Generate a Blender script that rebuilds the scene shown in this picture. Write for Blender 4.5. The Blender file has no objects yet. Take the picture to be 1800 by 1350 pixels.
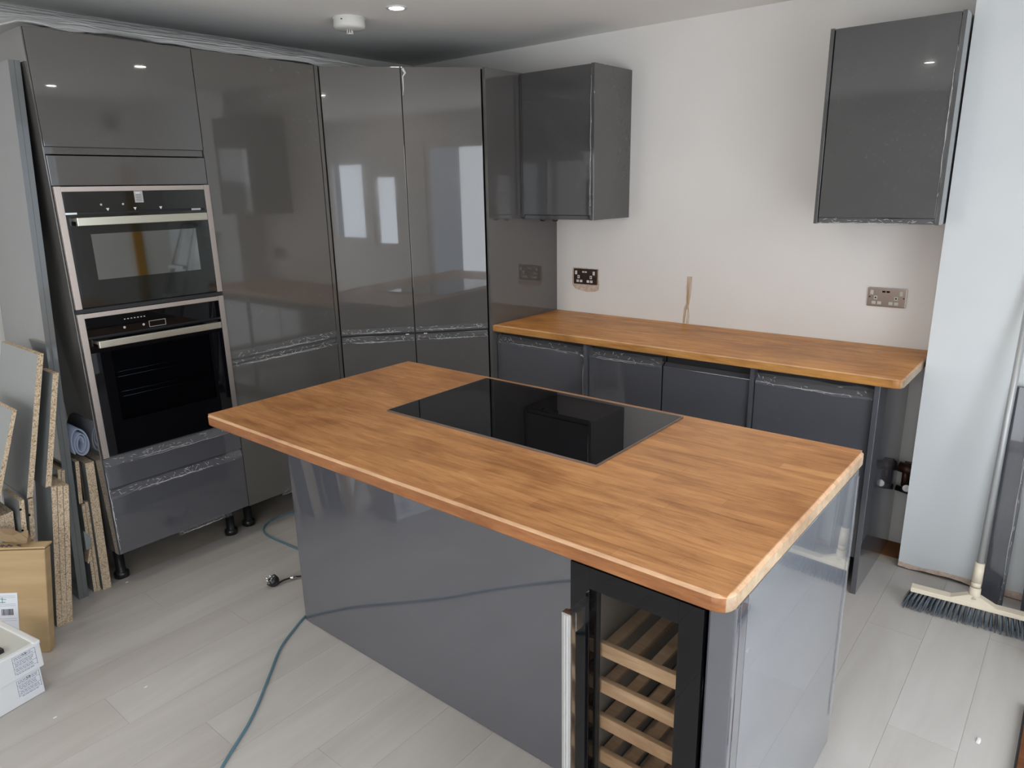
import bpy, bmesh, math, random
from mathutils import Vector, Matrix, noise
random.seed(7)
S = bpy.context.scene
COL = S.collection

# ------------------------------------------------------------------ camera
CAM = Vector((2.4529, -3.4052, 1.6171))
R = Matrix(((0.77432812, 0.6324748, -0.01978845), (-0.15434737, 0.21910754, 0.96341516), (-0.61367161, 0.74294516, -0.26728196)))
cd = bpy.data.cameras.new('camera'); cam = bpy.data.objects.new('camera', cd); COL.objects.link(cam)
cd.sensor_width = 36; cd.lens = 1250.67 / 1800 * 36; cd.clip_start = .02
m3 = Matrix((R[0], R[1], -R[2])).transposed()
cam.matrix_world = Matrix.Translation(CAM) @ m3.to_4x4()
S.camera = cam

# ------------------------------------------------------------------ light and exposure
w = bpy.data.worlds.new('world'); S.world = w; w.use_nodes = True
bgn = w.node_tree.nodes['Background']; bgn.inputs[0].default_value = (.70, .82, 1, 1); bgn.inputs[1].default_value = 1.0
S.view_settings.view_transform = 'Standard'; S.view_settings.look = 'None'
S.view_settings.gamma = 1; S.view_settings.use_curve_mapping = False
S.view_settings.exposure = 0.33

def area(name, loc, aim, sx, sy, power, col):
    l = bpy.data.lights.new(name, 'AREA'); l.shape = 'RECTANGLE'; l.size = sx; l.size_y = sy
    l.energy = power; l.color = col
    o = bpy.data.objects.new(name, l); COL.objects.link(o); o.location = loc
    o.rotation_euler = (Vector(aim) - Vector(loc)).to_track_quat('-Z', 'Z').to_euler()
    return o
HP = math.pi / 2
# daylight falling from the sky through the glazing of the room behind the camera, plus an added left fill
area('sky_over_patio_door', (4.9, -2.5, 3.0), (1.8, -1.7, .2), 3.2, 2.4, 68, (.92, .96, 1))
area('sky_over_rear_doors', (1.6, -6.8, 3.1), (1.0, -2.4, .3), 3.2, 2.4, 100, (1, .98, .95))
area('daylight_patio_door', (3.33, -2.25, .95), (0, -2.25, .95), 2.4, 1.75, 35, (.94, .97, 1))
area('daylight_rear_doors', (2.2, -5.23, 1.0), (2.2, 0, 1.0), 1.85, 1.85, 27, (.99, .985, .97))
area('left_fill_light', (-.5, -5.23, 1.45), (-.5, 0, 1.45), .9, 1.1, 20, (1, .985, .96))  # added fill lamp at an invented window, lifts the left side
area('daylight_window', (3.33, -4.45, 1.4), (0, -4.45, 1.4), 1.0, .85, 9, (.86, .93, 1))

# ------------------------------------------------------------------ materials
M = {}
def mat(name, col=(.5, .5, .5), rough=.5, metal=0, spec=.5, **k):
    m = bpy.data.materials.new(name); m.use_nodes = True; M[name] = m
    b = m.node_tree.nodes['Principled BSDF']
    b.inputs['Base Color'].default_value = (*col, 1); b.inputs['Roughness'].default_value = rough
    b.inputs['Metallic'].default_value = metal; b.inputs['Specular IOR Level'].default_value = spec
    for kk, v in k.items(): b.inputs[kk].default_value = v
    return m
def nd(m, t, **k):
    n = m.node_tree.nodes.new(t)
    for a, v in k.items():
        if isinstance(v, tuple) or not hasattr(n, a): n.inputs[a].default_value = v
        else: setattr(n, a, v)
    return n
def lk(m, a, b): m.node_tree.links.new(a, b)
def bsdf(m): return m.node_tree.nodes['Principled BSDF']
def coords(m, scale=(1, 1, 1), world=True):
    mp = nd(m, 'ShaderNodeMapping'); mp.inputs['Scale'].default_value = scale
    if world: lk(m, nd(m, 'ShaderNodeNewGeometry').outputs['Position'], mp.inputs[0])
    else: lk(m, nd(m, 'ShaderNodeTexCoord').outputs['Object'], mp.inputs[0])
    return mp.outputs[0]
def noi(m, vec, scale, detail=4, rough=.55, dist=0):
    n = nd(m, 'ShaderNodeTexNoise'); n.inputs['Scale'].default_value = scale; n.inputs['Detail'].default_value = detail
    n.inputs['Roughness'].default_value = rough; n.inputs['Distortion'].default_value = dist; lk(m, vec, n.inputs['Vector'])
    return n.outputs[0]
def ramp(m, fac, stops):
    r = nd(m, 'ShaderNodeValToRGB'); e = r.color_ramp.elements
    while len(e) < len(stops): e.new(.5)
    for i, (p, c) in enumerate(stops): e[i].position = p; e[i].color = (*c, 1) if len(c) == 3 else c
    lk(m, fac, r.inputs[0]); return r.outputs[0]
def mixc(m, fac, a, b, mode='MIX'):
    n = nd(m, 'ShaderNodeMix', data_type='RGBA', blend_type=mode)
    for s, v in ((0, fac), (6, a), (7, b)):
        if isinstance(v, (int, float)): n.inputs[s].default_value = v
        elif isinstance(v, tuple): n.inputs[s].default_value = (*v, 1)
        else: lk(m, v, n.inputs[s])
    return n.outputs[2]
def bump(m, h, strength, dist=.001):
    b = nd(m, 'ShaderNodeBump'); b.inputs['Strength'].default_value = strength; b.inputs['Distance'].default_value = dist
    lk(m, h, b.inputs['Height']); lk(m, b.outputs[0], bsdf(m).inputs['Normal'])
def v3(x): return (x, x, x)

# painted walls and ceiling
m = mat('wall_paint', (.70, .68, .65), .75, spec=.3)
lk(m, ramp(m, noi(m, coords(m), 1.6, 5), [(.3, (.74, .72, .69)), (.7, (.785, .765, .735))]), bsdf(m).inputs['Base Color'])
bump(m, noi(m, coords(m), 90, 3), .12)
m = mat('ceiling_paint', (.86, .855, .83), .85, spec=.2)
m = mat('pillar_paint', (.72, .74, .74), .7, spec=.3)
lk(m, ramp(m, noi(m, coords(m), 2.5, 3), [(.3, (.64, .67, .68)), (.7, (.69, .71, .71))]), bsdf(m).inputs['Base Color'])
m = mat('bare_plaster', (.56, .42, .34), .9, spec=.1)
lk(m, ramp(m, noi(m, coords(m), 60, 5), [(.3, (.50, .37, .30)), (.7, (.68, .57, .49))]), bsdf(m).inputs['Base Color'])
m = mat('filler_stain', (.52, .40, .27), .9, spec=.1)
lk(m, ramp(m, noi(m, coords(m, (60, 60, 8)), 1, 4), [(.35, (.42, .30, .18)), (.65, (.66, .58, .50))]), bsdf(m).inputs['Base Color'])
# floor planks
m = mat('floor_plank', (.4, .38, .36), .42, spec=.45)
oi = nd(m, 'ShaderNodeObjectInfo')
c1 = ramp(m, noi(m, coords(m, (7, 1.0, 1)), 1.0, 6, .6, .6), [(.22, (.41, .385, .36)), (.5, (.47, .45, .425)), (.78, (.535, .515, .49))])
c2 = ramp(m, oi.outputs['Random'], [(0, (.95, .935, .925)), (.5, v3(1.0)), (1, (1.03, 1.035, 1.04))])
lk(m, mixc(m, 1.0, c1, c2, 'MULTIPLY'), bsdf(m).inputs['Base Color'])
lk(m, ramp(m, noi(m, coords(m), 3, 5), [(.3, v3(.34)), (.7, v3(.56))]), bsdf(m).inputs['Roughness'])
bump(m, noi(m, coords(m, (60, 5, 1)), 1, 4), .08)
m = mat('subfloor', (.42, .37, .31), .8, spec=.2)
lk(m, ramp(m, noi(m, coords(m), 9, 6), [(.3, (.40, .35, .29)), (.7, (.47, .42, .36))]), bsdf(m).inputs['Base Color'])
m = mat('plywood_brown', (.22, .10, .04), .7, spec=.2)
# cabinet gloss
def gloss(name, col, rough, dust, dscale, dcol=(.42, .42, .43), streak=(1, 1, 1), coat=.7):
    m = mat(name, col, rough, spec=.5, **{'Coat Weight': coat, 'Coat Roughness': .015, 'Coat IOR': 1.6})
    n1 = noi(m, coords(m, streak), dscale, 7, .68, .6); n2 = noi(m, coords(m), dscale * 26, 3, .6)
    f1 = ramp(m, n1, [(.46, v3(0)), (.78, v3(dust))]); f2 = ramp(m, n2, [(.60, v3(.15)), (.74, v3(1))])
    f = mixc(m, 1.0, f1, f2, 'MULTIPLY')
    lk(m, mixc(m, f, col, dcol), bsdf(m).inputs['Base Color'])
    lk(m, ramp(m, n1, [(.45, v3(rough)), (.85, v3(rough + .10))]), bsdf(m).inputs['Roughness'])
    return m
gloss('gloss_tall', (.096, .091, .087), .03, .10, 2.2)
gloss('gloss_larder', (.094, .089, .082), .06, .34, 1.3, (.34, .33, .28))
gloss('gloss_base', (.080, .081, .092), .05, .10, 3)
gloss('gloss_wall_unit', (.058, .057, .057), .06, .12, 3)
gloss('gloss_island', (.088, .091, .106), .02, .05, 3, coat=1.0)
gloss('gloss_island_side', (.150, .158, .175), .08, .38, 2.2, (.48, .50, .52), (2, 2, .7))
gloss('gloss_board', (.120, .128, .130), .20, .08, 4)
gloss('gloss_offcut', (.060, .063, .075), .09, .45, 7, (.3, .31, .34), (2, 2, .5))
m = mat('carcass_grey', (.016, .016, .018), .6)
m = mat('liner_grey', (.34, .32, .30), .5)
m = mat('void_black', (.006, .006, .006), .9, spec=.1)
# wood
def wood(name, dark, mid, light, rnd=True, lo=.80, hi=1.14, rough=.40, gs=(4.5, 42, 42)):
    m = mat(name, mid, rough, spec=.4)
    g = noi(m, coords(m, gs), 1.0, 6, .62, .9)
    pore = noi(m, coords(m, (gs[0] * 4, gs[1] * 5, gs[2] * 5)), 1.0, 3, .6)
    g2 = mixc(m, .32, g, pore)
    c = ramp(m, g2, [(.32, dark), (.5, mid), (.68, light)])
    big = ramp(m, noi(m, coords(m, (1, 1.6, 1)), 3.2, 5, .6, .5), [(.32, (.74, .68, .64)), (.5, (1, 1, 1)), (.68, (1.08, 1.10, 1.12))])
    c = mixc(m, 1.0, c, big, 'MULTIPLY')
    med = ramp(m, noi(m, coords(m, (3.5, 16, 16)), 1.0, 4, .6, 1.2), [(.30, (.80, .76, .72)), (.5, (1, 1, 1)), (.72, (1.10, 1.12, 1.14))])
    c = mixc(m, 1.0, c, med, 'MULTIPLY')
    if rnd:
        oi = nd(m, 'ShaderNodeObjectInfo')
        c = mixc(m, 1.0, c, ramp(m, oi.outputs['Random'], [(0, (lo, lo * .97, lo * .94)), (1, (hi, hi, hi))]), 'MULTIPLY')
    lk(m, c, bsdf(m).inputs['Base Color'])
    bump(m, noi(m, coords(m, (4, 160, 160)), 1, 3), .12)
    return m
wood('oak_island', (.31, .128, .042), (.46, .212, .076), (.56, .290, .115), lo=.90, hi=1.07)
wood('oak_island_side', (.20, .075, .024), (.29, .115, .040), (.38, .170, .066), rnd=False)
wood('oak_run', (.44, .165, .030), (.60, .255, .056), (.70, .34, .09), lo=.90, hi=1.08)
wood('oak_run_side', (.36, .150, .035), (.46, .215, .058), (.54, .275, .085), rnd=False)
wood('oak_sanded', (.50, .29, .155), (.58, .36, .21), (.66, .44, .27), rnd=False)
wood('oak_end_grain', (.30, .20, .12), (.42, .31, .20), (.52, .41, .29), rnd=False, gs=(30, 14, 30))
wood('beech', (.50, .33, .20), (.60, .42, .27), (.68, .50, .34), rnd=False)
wood('brown_timber', (.10, .032, .008), (.15, .052, .014), (.20, .075, .022), rnd=False)
# chipboard
m = mat('chipboard', (.5, .38, .26), .85, spec=.15)
v = nd(m, 'ShaderNodeTexVoronoi'); v.inputs['Scale'].default_value = 300; lk(m, coords(m), v.inputs['Vector'])
sep = nd(m, 'ShaderNodeSeparateColor'); lk(m, v.outputs['Color'], sep.inputs[0])
lk(m, ramp(m, sep.outputs[0], [(0, (.24, .15, .085)), (.16, (.42, .31, .20)), (.6, (.56, .44, .31)), (1, (.68, .57, .43))]), bsdf(m).inputs['Base Color'])
bump(m, sep.outputs[0], .4)
m = mat('melamine_grey', (.235, .25, .25), .38)
m = mat('melamine_brown', (.07, .045, .035), .5)
# metals, glass, plastics
m = mat('brushed_steel', (.50, .44, .40), .45, 1.0)
m = mat('handle_steel', (.62, .60, .50), .30, 1.0)
m = mat('aluminium', (.72, .73, .74), .25, 1.0)
m = mat('hob_trim', (.30, .28, .27), .35, .9)
m = mat('black_nickel', (.085, .06, .045), .30, .85)
m = mat('brushed_nickel', (.33, .27, .23), .28, 1.0)
m = mat('white_plastic', (.72, .71, .68), .4)
m = mat('cream_plastic', (.74, .66, .52), .45)
m = mat('grey_pole', (.46, .47, .47), .35, .3)
m = mat('black_plastic', (.012, .012, .013), .30)
m = mat('black_glass', (.003, .003, .004), .02, spec=.32)
m = mat('oven_glass', (.012, .014, .013), .05, spec=.7)
m = mat('mirror_window', (.30, .31, .31), .03, 1.0)
m = mat('oven_inner', (.01, .012, .016), .06, spec=.6)
m = mat('chrome', (.75, .75, .75), .12, 1.0)
m = mat('print_grey', (.45, .45, .44), .6)
m = mat('print_white', (.75, .75, .72), .6)
m = mat('print_dark', (.05, .05, .06), .7)
m = mat('print_green', (.02, .25, .14), .6)
m = mat('paper_white', (.66, .68, .74), .6)
m = mat('box_white', (.66, .67, .68), .5)
m = mat('box_top', (.52, .52, .48), .6)
m = mat('cable_blue', (.10, .20, .25), .45)
m = mat('foam_blue', (.25, .29, .38), .6)
m = mat('pipe_copper', (.10, .045, .03), .4, .6)
m = mat('yellow_paint', (.42, .22, .035), .4)
m = mat('detector_white', (.72, .72, .69), .45)
m = mat('bristle', (.045, .058, .075), .6)
m = mat('bristle_light', (.10, .12, .145), .55)
m = mat('red_plastic', (.25, .02, .025), .4)
m = mat('cardboard', (.50, .36, .20), .8, spec=.2)
lk(m, ramp(m, noi(m, coords(m, (3, 3, 26)), 1, 3), [(.3, (.37, .255, .135)), (.7, (.44, .315, .175))]), bsdf(m).inputs['Base Color'])
bump(m, noi(m, coords(m, (3, 3, 30)), 1, 2), .15)
m = mat('kraft_paper', (.46, .33, .20), .8, spec=.2)
m = mat('lamp_glow', (1, 1, 1), .5); bsdf(m).inputs['Emission Color'].default_value = (1, .96, .88, 1); bsdf(m).inputs['Emission Strength'].default_value = 45
# clear plastics: mix of transparent and glossy
def clear(name, keep, tint, rough, bmp=0, bscale=40, streak=(1, 1, 1), diff=0.0, dcol=(.6, .6, .6)):
    m = mat(name, dcol, rough, spec=.6); b = bsdf(m)
    if bmp: bump(m, noi(m, coords(m, streak), bscale, 4, .6, 1.0), bmp, .004)
    out = m.node_tree.nodes['Material Output']
    tr = nd(m, 'ShaderNodeBsdfTransparent'); tr.inputs[0].default_value = (*tint, 1)
    mx = nd(m, 'ShaderNodeMixShader'); lk(m, tr.outputs[0], mx.inputs[1]); lk(m, b.outputs[0], mx.inputs[2])
    fr = nd(m, 'ShaderNodeFresnel'); fr.inputs[0].default_value = 1.5
    mr = nd(m, 'ShaderNodeMapRange'); lk(m, nd(m, 'ShaderNodeNewGeometry').outputs['Backfacing'], mr.inputs[0])
    mr.inputs[3].default_value = 1.5; mr.inputs[4].default_value = 1 / 1.5; lk(m, mr.outputs[0], fr.inputs[0])
    ad = nd(m, 'ShaderNodeMath', operation='ADD'); lk(m, fr.outputs[0], ad.inputs[0]); ad.inputs[1].default_value = 1 - keep; ad.use_clamp = True
    lk(m, ad.outputs[0], mx.inputs[0]); lk(m, mx.outputs[0], out.inputs[0])
    return m
clear('film', .88, (.97, .97, .98), .14, 1.0, 85, (1, 1, 1.6), dcol=(.35, .35, .36))
clear('film_crease_glint', .25, (1, 1, 1), .2, 0, dcol=(.80, .80, .80))  # opaque pale tone paints in the bright highlights on film folds
clear('plastic_sheet', .45, (.95, .95, .95), .25, .6, 14, (4, .5, 4), dcol=(.60, .61, .60))
clear('cooler_pane', .96, (.93, .91, .88), .02, dcol=(.01, .01, .01))
clear('oven_pane', .95, (.50, .52, .56), .02, dcol=(.005, .005, .006))
clear('window_glass', .99, (1, 1, 1), .01, dcol=(.01, .01, .01))

# ------------------------------------------------------------------ mesh helpers
def abox(bm, x0, x1, y0, y1, z0, z1, bev=0, mi=0):
    vs = [bm.verts.new((x, y, z)) for x in (x0, x1) for y in (y0, y1) for z in (z0, z1)]
    fs = [bm.faces.new([vs[i] for i in q]) for q in ((0, 1, 3, 2), (4, 6, 7, 5), (0, 4, 5, 1), (2, 3, 7, 6), (0, 2, 6, 4), (1, 5, 7, 3))]
    for f in fs: f.material_index = mi
    if bev:
        es = {e for f in fs for e in f.edges}
        bmesh.ops.bevel(bm, geom=list(es), offset=bev, segments=2, profile=.7, affect='EDGES')
    return vs
def hexa(bm, P, mi=0, side_mi=None):
    """8 points: bottom 4 ccw then top 4"""
    vs = [bm.verts.new(p) for p in P]
    for i, q in enumerate(((3, 2, 1, 0), (4, 5, 6, 7), (0, 1, 5, 4), (1, 2, 6, 5), (2, 3, 7, 6), (3, 0, 4, 7))):
        f = bm.faces.new([vs[j] for j in q]); f.material_index = mi if side_mi is None else side_mi[i]
    return vs
def cyl(bm, a, b, r0, r1=None, n=16, mi=0, cap=True):
    a = Vector(a); b = Vector(b); r1 = r0 if r1 is None else r1
    d = (b - a).normalized(); u = d.orthogonal().normalized(); v = d.cross(u)
    ra = []; rb = []
    for i in range(n):
        t = 2 * math.pi * i / n; e = u * math.cos(t) + v * math.sin(t)
        ra.append(bm.verts.new(a + e * r0)); rb.append(bm.verts.new(b + e * r1))
    for i in range(n):
        f = bm.faces.new((ra[i], ra[(i + 1) % n], rb[(i + 1) % n], rb[i])); f.smooth = True; f.material_index = mi
    if cap:
        f = bm.faces.new(ra[::-1]); f.material_index = mi; f = bm.faces.new(rb); f.material_index = mi
def lathe(bm, c, prof, n=32, mi=0):
    rings = []
    for r, z in prof:
        rings.append([bm.verts.new((c[0] + r * math.cos(2 * math.pi * i / n), c[1] + r * math.sin(2 * math.pi * i / n), c[2] + z)) for i in range(n)])
    for k in range(len(rings) - 1):
        for i in range(n):
            f = bm.faces.new((rings[k][i], rings[k][(i + 1) % n], rings[k + 1][(i + 1) % n], rings[k + 1][i])); f.smooth = True; f.material_index = mi
    for q in (rings[0], rings[-1]):
        f = bm.faces.new(q); f.material_index = mi
def smooth_path(P, n=8):
    P = [Vector(p) for p in P]; out = []
    for i in range(len(P) - 1):
        p0 = P[max(i - 1, 0)]; p1 = P[i]; p2 = P[i + 1]; p3 = P[min(i + 2, len(P) - 1)]
        for k in range(n):
            t = k / n
            out.append(.5 * ((2 * p1) + (p2 - p0) * t + (2 * p0 - 5 * p1 + 4 * p2 - p3) * t * t + (3 * p1 - p0 - 3 * p2 + p3) * t ** 3))
    out.append(P[-1]); return out
def tube(bm, pts, r, n=8, mi=0):
    rings = []; pts = [Vector(p) for p in pts]
    u = None
    for i, p in enumerate(pts):
        d = (pts[min(i + 1, len(pts) - 1)] - pts[max(i - 1, 0)]).normalized()
        u = d.orthogonal().normalized() if u is None else (u - d * u.dot(d)).normalized()
        v = d.cross(u); rr = r(i / (len(pts) - 1)) if callable(r) else r
        rings.append([bm.verts.new(p + (u * math.cos(2 * math.pi * k / n) + v * math.sin(2 * math.pi * k / n)) * rr) for k in range(n)])
    for a, b in zip(rings, rings[1:]):
        for k in range(n):
            f = bm.faces.new((a[k], a[(k + 1) % n], b[(k + 1) % n], b[k])); f.smooth = True; f.material_index = mi
    f = bm.faces.new(rings[0][::-1]); f.material_index = mi; f = bm.faces.new(rings[-1]); f.material_index = mi

def thing(name, label, cat, loc, group=None):
    o = bpy.data.objects.new(name, None); COL.objects.link(o); o.location = loc; o.empty_display_size = .05
    o['label'] = label; o['category'] = cat
    if group: o['group'] = group
    return o
def wloc(o):
    v = Vector((0, 0, 0))
    while o: v += o.location; o = o.parent
    return v
def obj(name, bm, mats, parent=None, label=None, recalc=True):
    if recalc: bmesh.ops.recalc_face_normals(bm, faces=bm.faces[:])
    me = bpy.data.meshes.new(name)
    if parent:
        off = wloc(parent)
        for v in bm.verts: v.co -= off
    bm.to_mesh(me); bm.free()
    for mm in (mats if isinstance(mats, (list, tuple)) else [mats]): me.materials.append(M[mm])
    o = bpy.data.objects.new(name, me); COL.objects.link(o)
    if parent: o.parent = parent
    if label: o['label'] = label
    return o
def tag(o, label, cat, group=None):
    o['label'] = label; o['category'] = cat
    if group: o['group'] = group
    return o
def struct(name, bm, mats, label, cat, parent=None):
    o = obj(name, bm, mats, parent)
    if not parent: o['kind'] = 'structure'; o['label'] = label; o['category'] = cat
    return o
def bx(name, dims, mt, parent=None, bev=0, label=None):
    bm = bmesh.new(); abox(bm, *dims, bev=bev); return obj(name, bm, mt, parent, label)
def NB(): return bmesh.new()

# wrinkled clear film: a strip from a to b (points), wide along vector wv, standing off along nv
def film(parent, a, b, wv, nv, seed=0, name='protective_film', glints=3, amp=.0022):
    a = Vector(a); b = Vector(b); wv = Vector(wv); nv = Vector(nv).normalized()
    L = (b - a).length; n = max(16, int(L / .006)); k = 5
    bm = NB(); g = []
    for i in range(n + 1):
        row = []
        for j in range(k + 1):
            t = i / n; s = j / k
            q = Vector((t * L * 70 + seed * 13, s * 3.5, seed))
            h = noise.noise(q + Vector((s * 2, 0, 0))) + .6 * noise.noise(q * 2.3)
            e = .006 * noise.noise(Vector((t * L * 14, seed, 3.3))) if j in (0, k) else 0
            row.append(bm.verts.new(a + (b - a) * t + wv * s + wv.normalized() * e + nv * (.0022 + amp * (h + .6))))
        g.append(row)
    for i in range(n):
        for j in range(k):
            f = bm.faces.new((g[i][j], g[i + 1][j], g[i + 1][j + 1], g[i][j + 1])); f.smooth = True
    rnd = random.Random(seed + 5)
    W = wv.length; dl = (b - a).normalized(); dw = wv.normalized()
    for c in range(int(glints * 11 * max(L, .3))):       # short pale ridges paint in the crinkle highlights
        u0 = rnd.random() * L; s0 = rnd.random() * W * .9; an = rnd.choice((rnd.gauss(.5, .35), rnd.gauss(0, .25), rnd.gauss(-.7, .3))); ln = rnd.uniform(.006, .024)
        k_ = rnd.uniform(-.5, .5); pts = []
        for u in range(6):
            v = u / 5 - .5; q1 = u0 + ln * v * math.cos(an); q2 = s0 + ln * v * math.sin(an) + k_ * ln * (v * v)
            if 0 < q1 < L and 0 < q2 < W: pts.append(a + dl * q1 + dw * q2 + nv * .0042)
        if len(pts) > 2: tube(bm, pts, lambda u: .0008 * (1 - abs(2 * u - 1)) + .0002, 3, 1)
    for c in range(2 if glints else 0):                  # long pale ridges paint in the highlight line near the edge
        s0 = rnd.uniform(.0, .25) * W; t0 = rnd.random() * .3; t1 = rnd.uniform(.6, 1)
        pts = [a + (b - a) * (t0 + (t1 - t0) * u / 20) + dw * (s0 + .0012 * math.sin(u * 1.1 + c)) + nv * .0042 for u in range(21)]
        tube(bm, pts, lambda u: .0008 * (1 - abs(2 * u - 1)) ** .5 + .0003, 3, 1)
    o = obj(name, bm, ['film', 'film_crease_glint'], parent, 'crinkled clear protective film', recalc=False)
    return o

# ------------------------------------------------------------------ key dimensions
XL = -.528; Y0 = -2.390; Y1 = -1.794; Y2 = -1.181; HT = 2.181; ZB = .168; HC = 2.367
H = .911; TH = .036; UN = H - TH
XW = -1.12                        # left wall
XR = 3.2                         # short right wall
BX, BY = 3.2, -5.1                # far corner of the room behind the camera
PX, PY = 1.977, -.233             # pillar corner

# ------------------------------------------------------------------ the room
bm = NB(); abox(bm, XW - .1, BX + .1, BY - .1, .1, -.12, -.004)
floor = struct('floor', bm, 'subfloor', 'pale greige plank floor running under the kitchen units', 'floor')
def plank(x0, x1, y0, y1):
    key = (round(x1 - x0, 4), round(y1 - y0, 4))
    if key not in plank.cache:
        bm = NB(); w_, l_ = x1 - x0, y1 - y0; g = .0003
        abox(bm, g, w_ - g, g, l_ - g, 0, .0039)
        o = obj('plank', bm, 'floor_plank', floor); plank.cache[key] = o.data; o.location = (x0, y0, -.0039)
    else:
        o = bpy.data.objects.new('plank', plank.cache[key]); COL.objects.link(o); o.parent = floor; o.location = (x0, y0, -.0039)
plank.cache = {}
PW, PL = .187, 1.22
i = 0; x = -.640 - 3 * PW
while x < BX - .001:
    x1 = min(x + PW, BX); yend = 0.0 if x > 2.0 else (-.16 if x > -.5 else (0.0))
    xx0 = x
    if x1 < -.64 + .001: yend = -2.40       # the planks stop at the tall units
    xx0 = max(xx0, XW)
    y = BY - (i * .437 % 1) * PL
    if x > PX - PW: yend = min(yend, PY + (0.0))
    while y < yend - .001:
        y1 = min(y + PL, yend); ya = max(y, BY)
        if y1 - ya > .01 and x1 - xx0 > .01: plank(xx0, x1, ya, y1)
        y = y1
    x = x1; i += 1
bx('plywood_patch', (1.35, 1.99, -.157, -.002, -.0039, -.0005), 'plywood_brown', floor)

bm = NB(); abox(bm, XW - .1, BX + .1, BY - .1, .1, HC, HC + .1)
struct('ceiling', bm, 'ceiling_paint', 'plain off-white ceiling above the kitchen', 'ceiling')
bm = NB(); abox(bm, XW - .1, XR + .1, 0, .1, -.12, HC)
wback = struct('wall_back', bm, 'wall_paint', 'pale grey painted back wall above the oak worktop', 'wall')
bm = NB(); abox(bm, XW - .1, XW, BY, 0, -.12, HC)
struct('wall_left', bm, 'wall_paint', 'pale wall behind the tall units at the left', 'wall')
# pillar (boxed-out wall) with an unfinished foot
bm = NB()
n = 26; xs = [PX + (XR - PX) * k / n for k in range(n + 1)]
def foot(x): return .024 + .007 * noise.noise(Vector((x * 22, 0, 0))) + (.008 if x > 2.1 else 0)
abox(bm, PX, XR + .1, PY, .02, .022, HC, bev=0)
pil = struct('wall_pillar', bm, 'pillar_paint', 'boxed-out white wall section right of the worktop with unfinished foot', 'wall')
bm = NB()
for k in range(n):
    a, b = xs[k], xs[k + 1]
    za = .003 + max(0, .016 * noise.noise(Vector((a * 9, 2, 0)))) + (.008 if 2.06 < a < 2.24 else 0)
    zb_ = .003 + max(0, .016 * noise.noise(Vector((b * 9, 2, 0)))) + (.008 if 2.06 < b < 2.24 else 0)
    ta, tb = foot(a), foot(b)
    hexa(bm, [(a, PY - .0025, za), (b, PY - .0025, zb_), (b, PY + .012, zb_), (a, PY + .012, za),
              (a, PY - .0025, ta), (b, PY - .0025, tb), (b, PY + .012, tb), (a, PY + .012, ta)])
obj('bare_plaster_foot', bm, 'bare_plaster', pil, 'ragged bare pink plaster along the foot')
bx('wall_core', (PX + .03, XR + .1, PY + .03, .02, 0, .04), 'void_black', pil)
# the room behind the camera
def wall_with_holes(name, axis, pos, a0, a1, holes, th, label):
    bm = NB(); cur = a0
    def seg(u0, u1, z0, z1):
        if u1 - u0 < .001 or z1 - z0 < .001: return
        if axis == 'y': abox(bm, u0, u1, *sorted((pos, pos + th)), z0, z1)
        else: abox(bm, *sorted((pos, pos + th)), u0, u1, z0, z1)
    for (h0, h1, z0, z1) in sorted(holes):
        seg(cur, h0, -.12, HC); seg(h0, h1, -.12, z0); seg(h0, h1, z1, HC); cur = h1
    seg(cur, a1, -.12, HC)
    return struct(name, bm, 'wall_paint', label, 'wall')
wall_with_holes('wall_rear', 'y', BY, XW - .1, BX + .1, [(-.95, -.05, .9, 2.0), (1.25, 3.12, .04, 2.08)], -.1, 'wall behind the camera with glazed doors and an added window')
wall_with_holes('wall_right', 'x', BX, BY, 0, [(-4.94, -4.36, 1.02, 1.95), (-4.27, -3.88, .96, 1.80), (-3.5, -1.0, .04, 2.08)], .1, 'window wall beyond the right edge of the photo')
def win(name, axis, u0, u1, z0, z1, pos, nm, lab):
    bm = NB(); f = .055
    def seg(a, b, c, d):
        if axis == 'y': abox(bm, a, b, pos - .03, pos + .01, c, d, bev=.003)
        else: abox(bm, pos - .01, pos + .03, a, b, c, d, bev=.003)
    seg(u0, u1, z0, z0 + f); seg(u0, u1, z1 - f, z1); seg(u0, u0 + f, z0 + f, z1 - f); seg(u1 - f, u1, z0 + f, z1 - f)
    for k in range(1, nm):
        c = u0 + (u1 - u0) * k / nm; seg(c - .03, c + .03, z0 + f, z1 - f)
    o = struct(name, bm, 'white_plastic', lab, 'window')
    bm = NB()
    if axis == 'y': abox(bm, u0 + f, u1 - f, pos - .012, pos - .008, z0 + f, z1 - f)
    else: abox(bm, pos + .008, pos + .012, u0 + f, u1 - f, z0 + f, z1 - f)
    obj('pane', bm, 'window_glass', o)
win('fill_window', 'y', -.95, -.05, .9, 2.0, BY - .02, 1, 'added window behind the camera that brightens the left side')  # unseen window, added to bring more light to the left side
win('door_2', 'y', 1.25, 3.12, .04, 2.08, BY - .02, 2, 'glazed door behind the camera')
win('window_1', 'x', -4.94, -4.36, 1.02, 1.95, BX + .02, 1, 'left window beyond the right edge')
win('window_2', 'x', -4.27, -3.88, .96, 1.80, BX + .02, 1, 'narrow window beyond the right edge')
win('door_1', 'x', -3.5, -1.0, .04, 2.08, BX + .02, 2, 'glazed patio door beyond the right edge')

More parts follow.
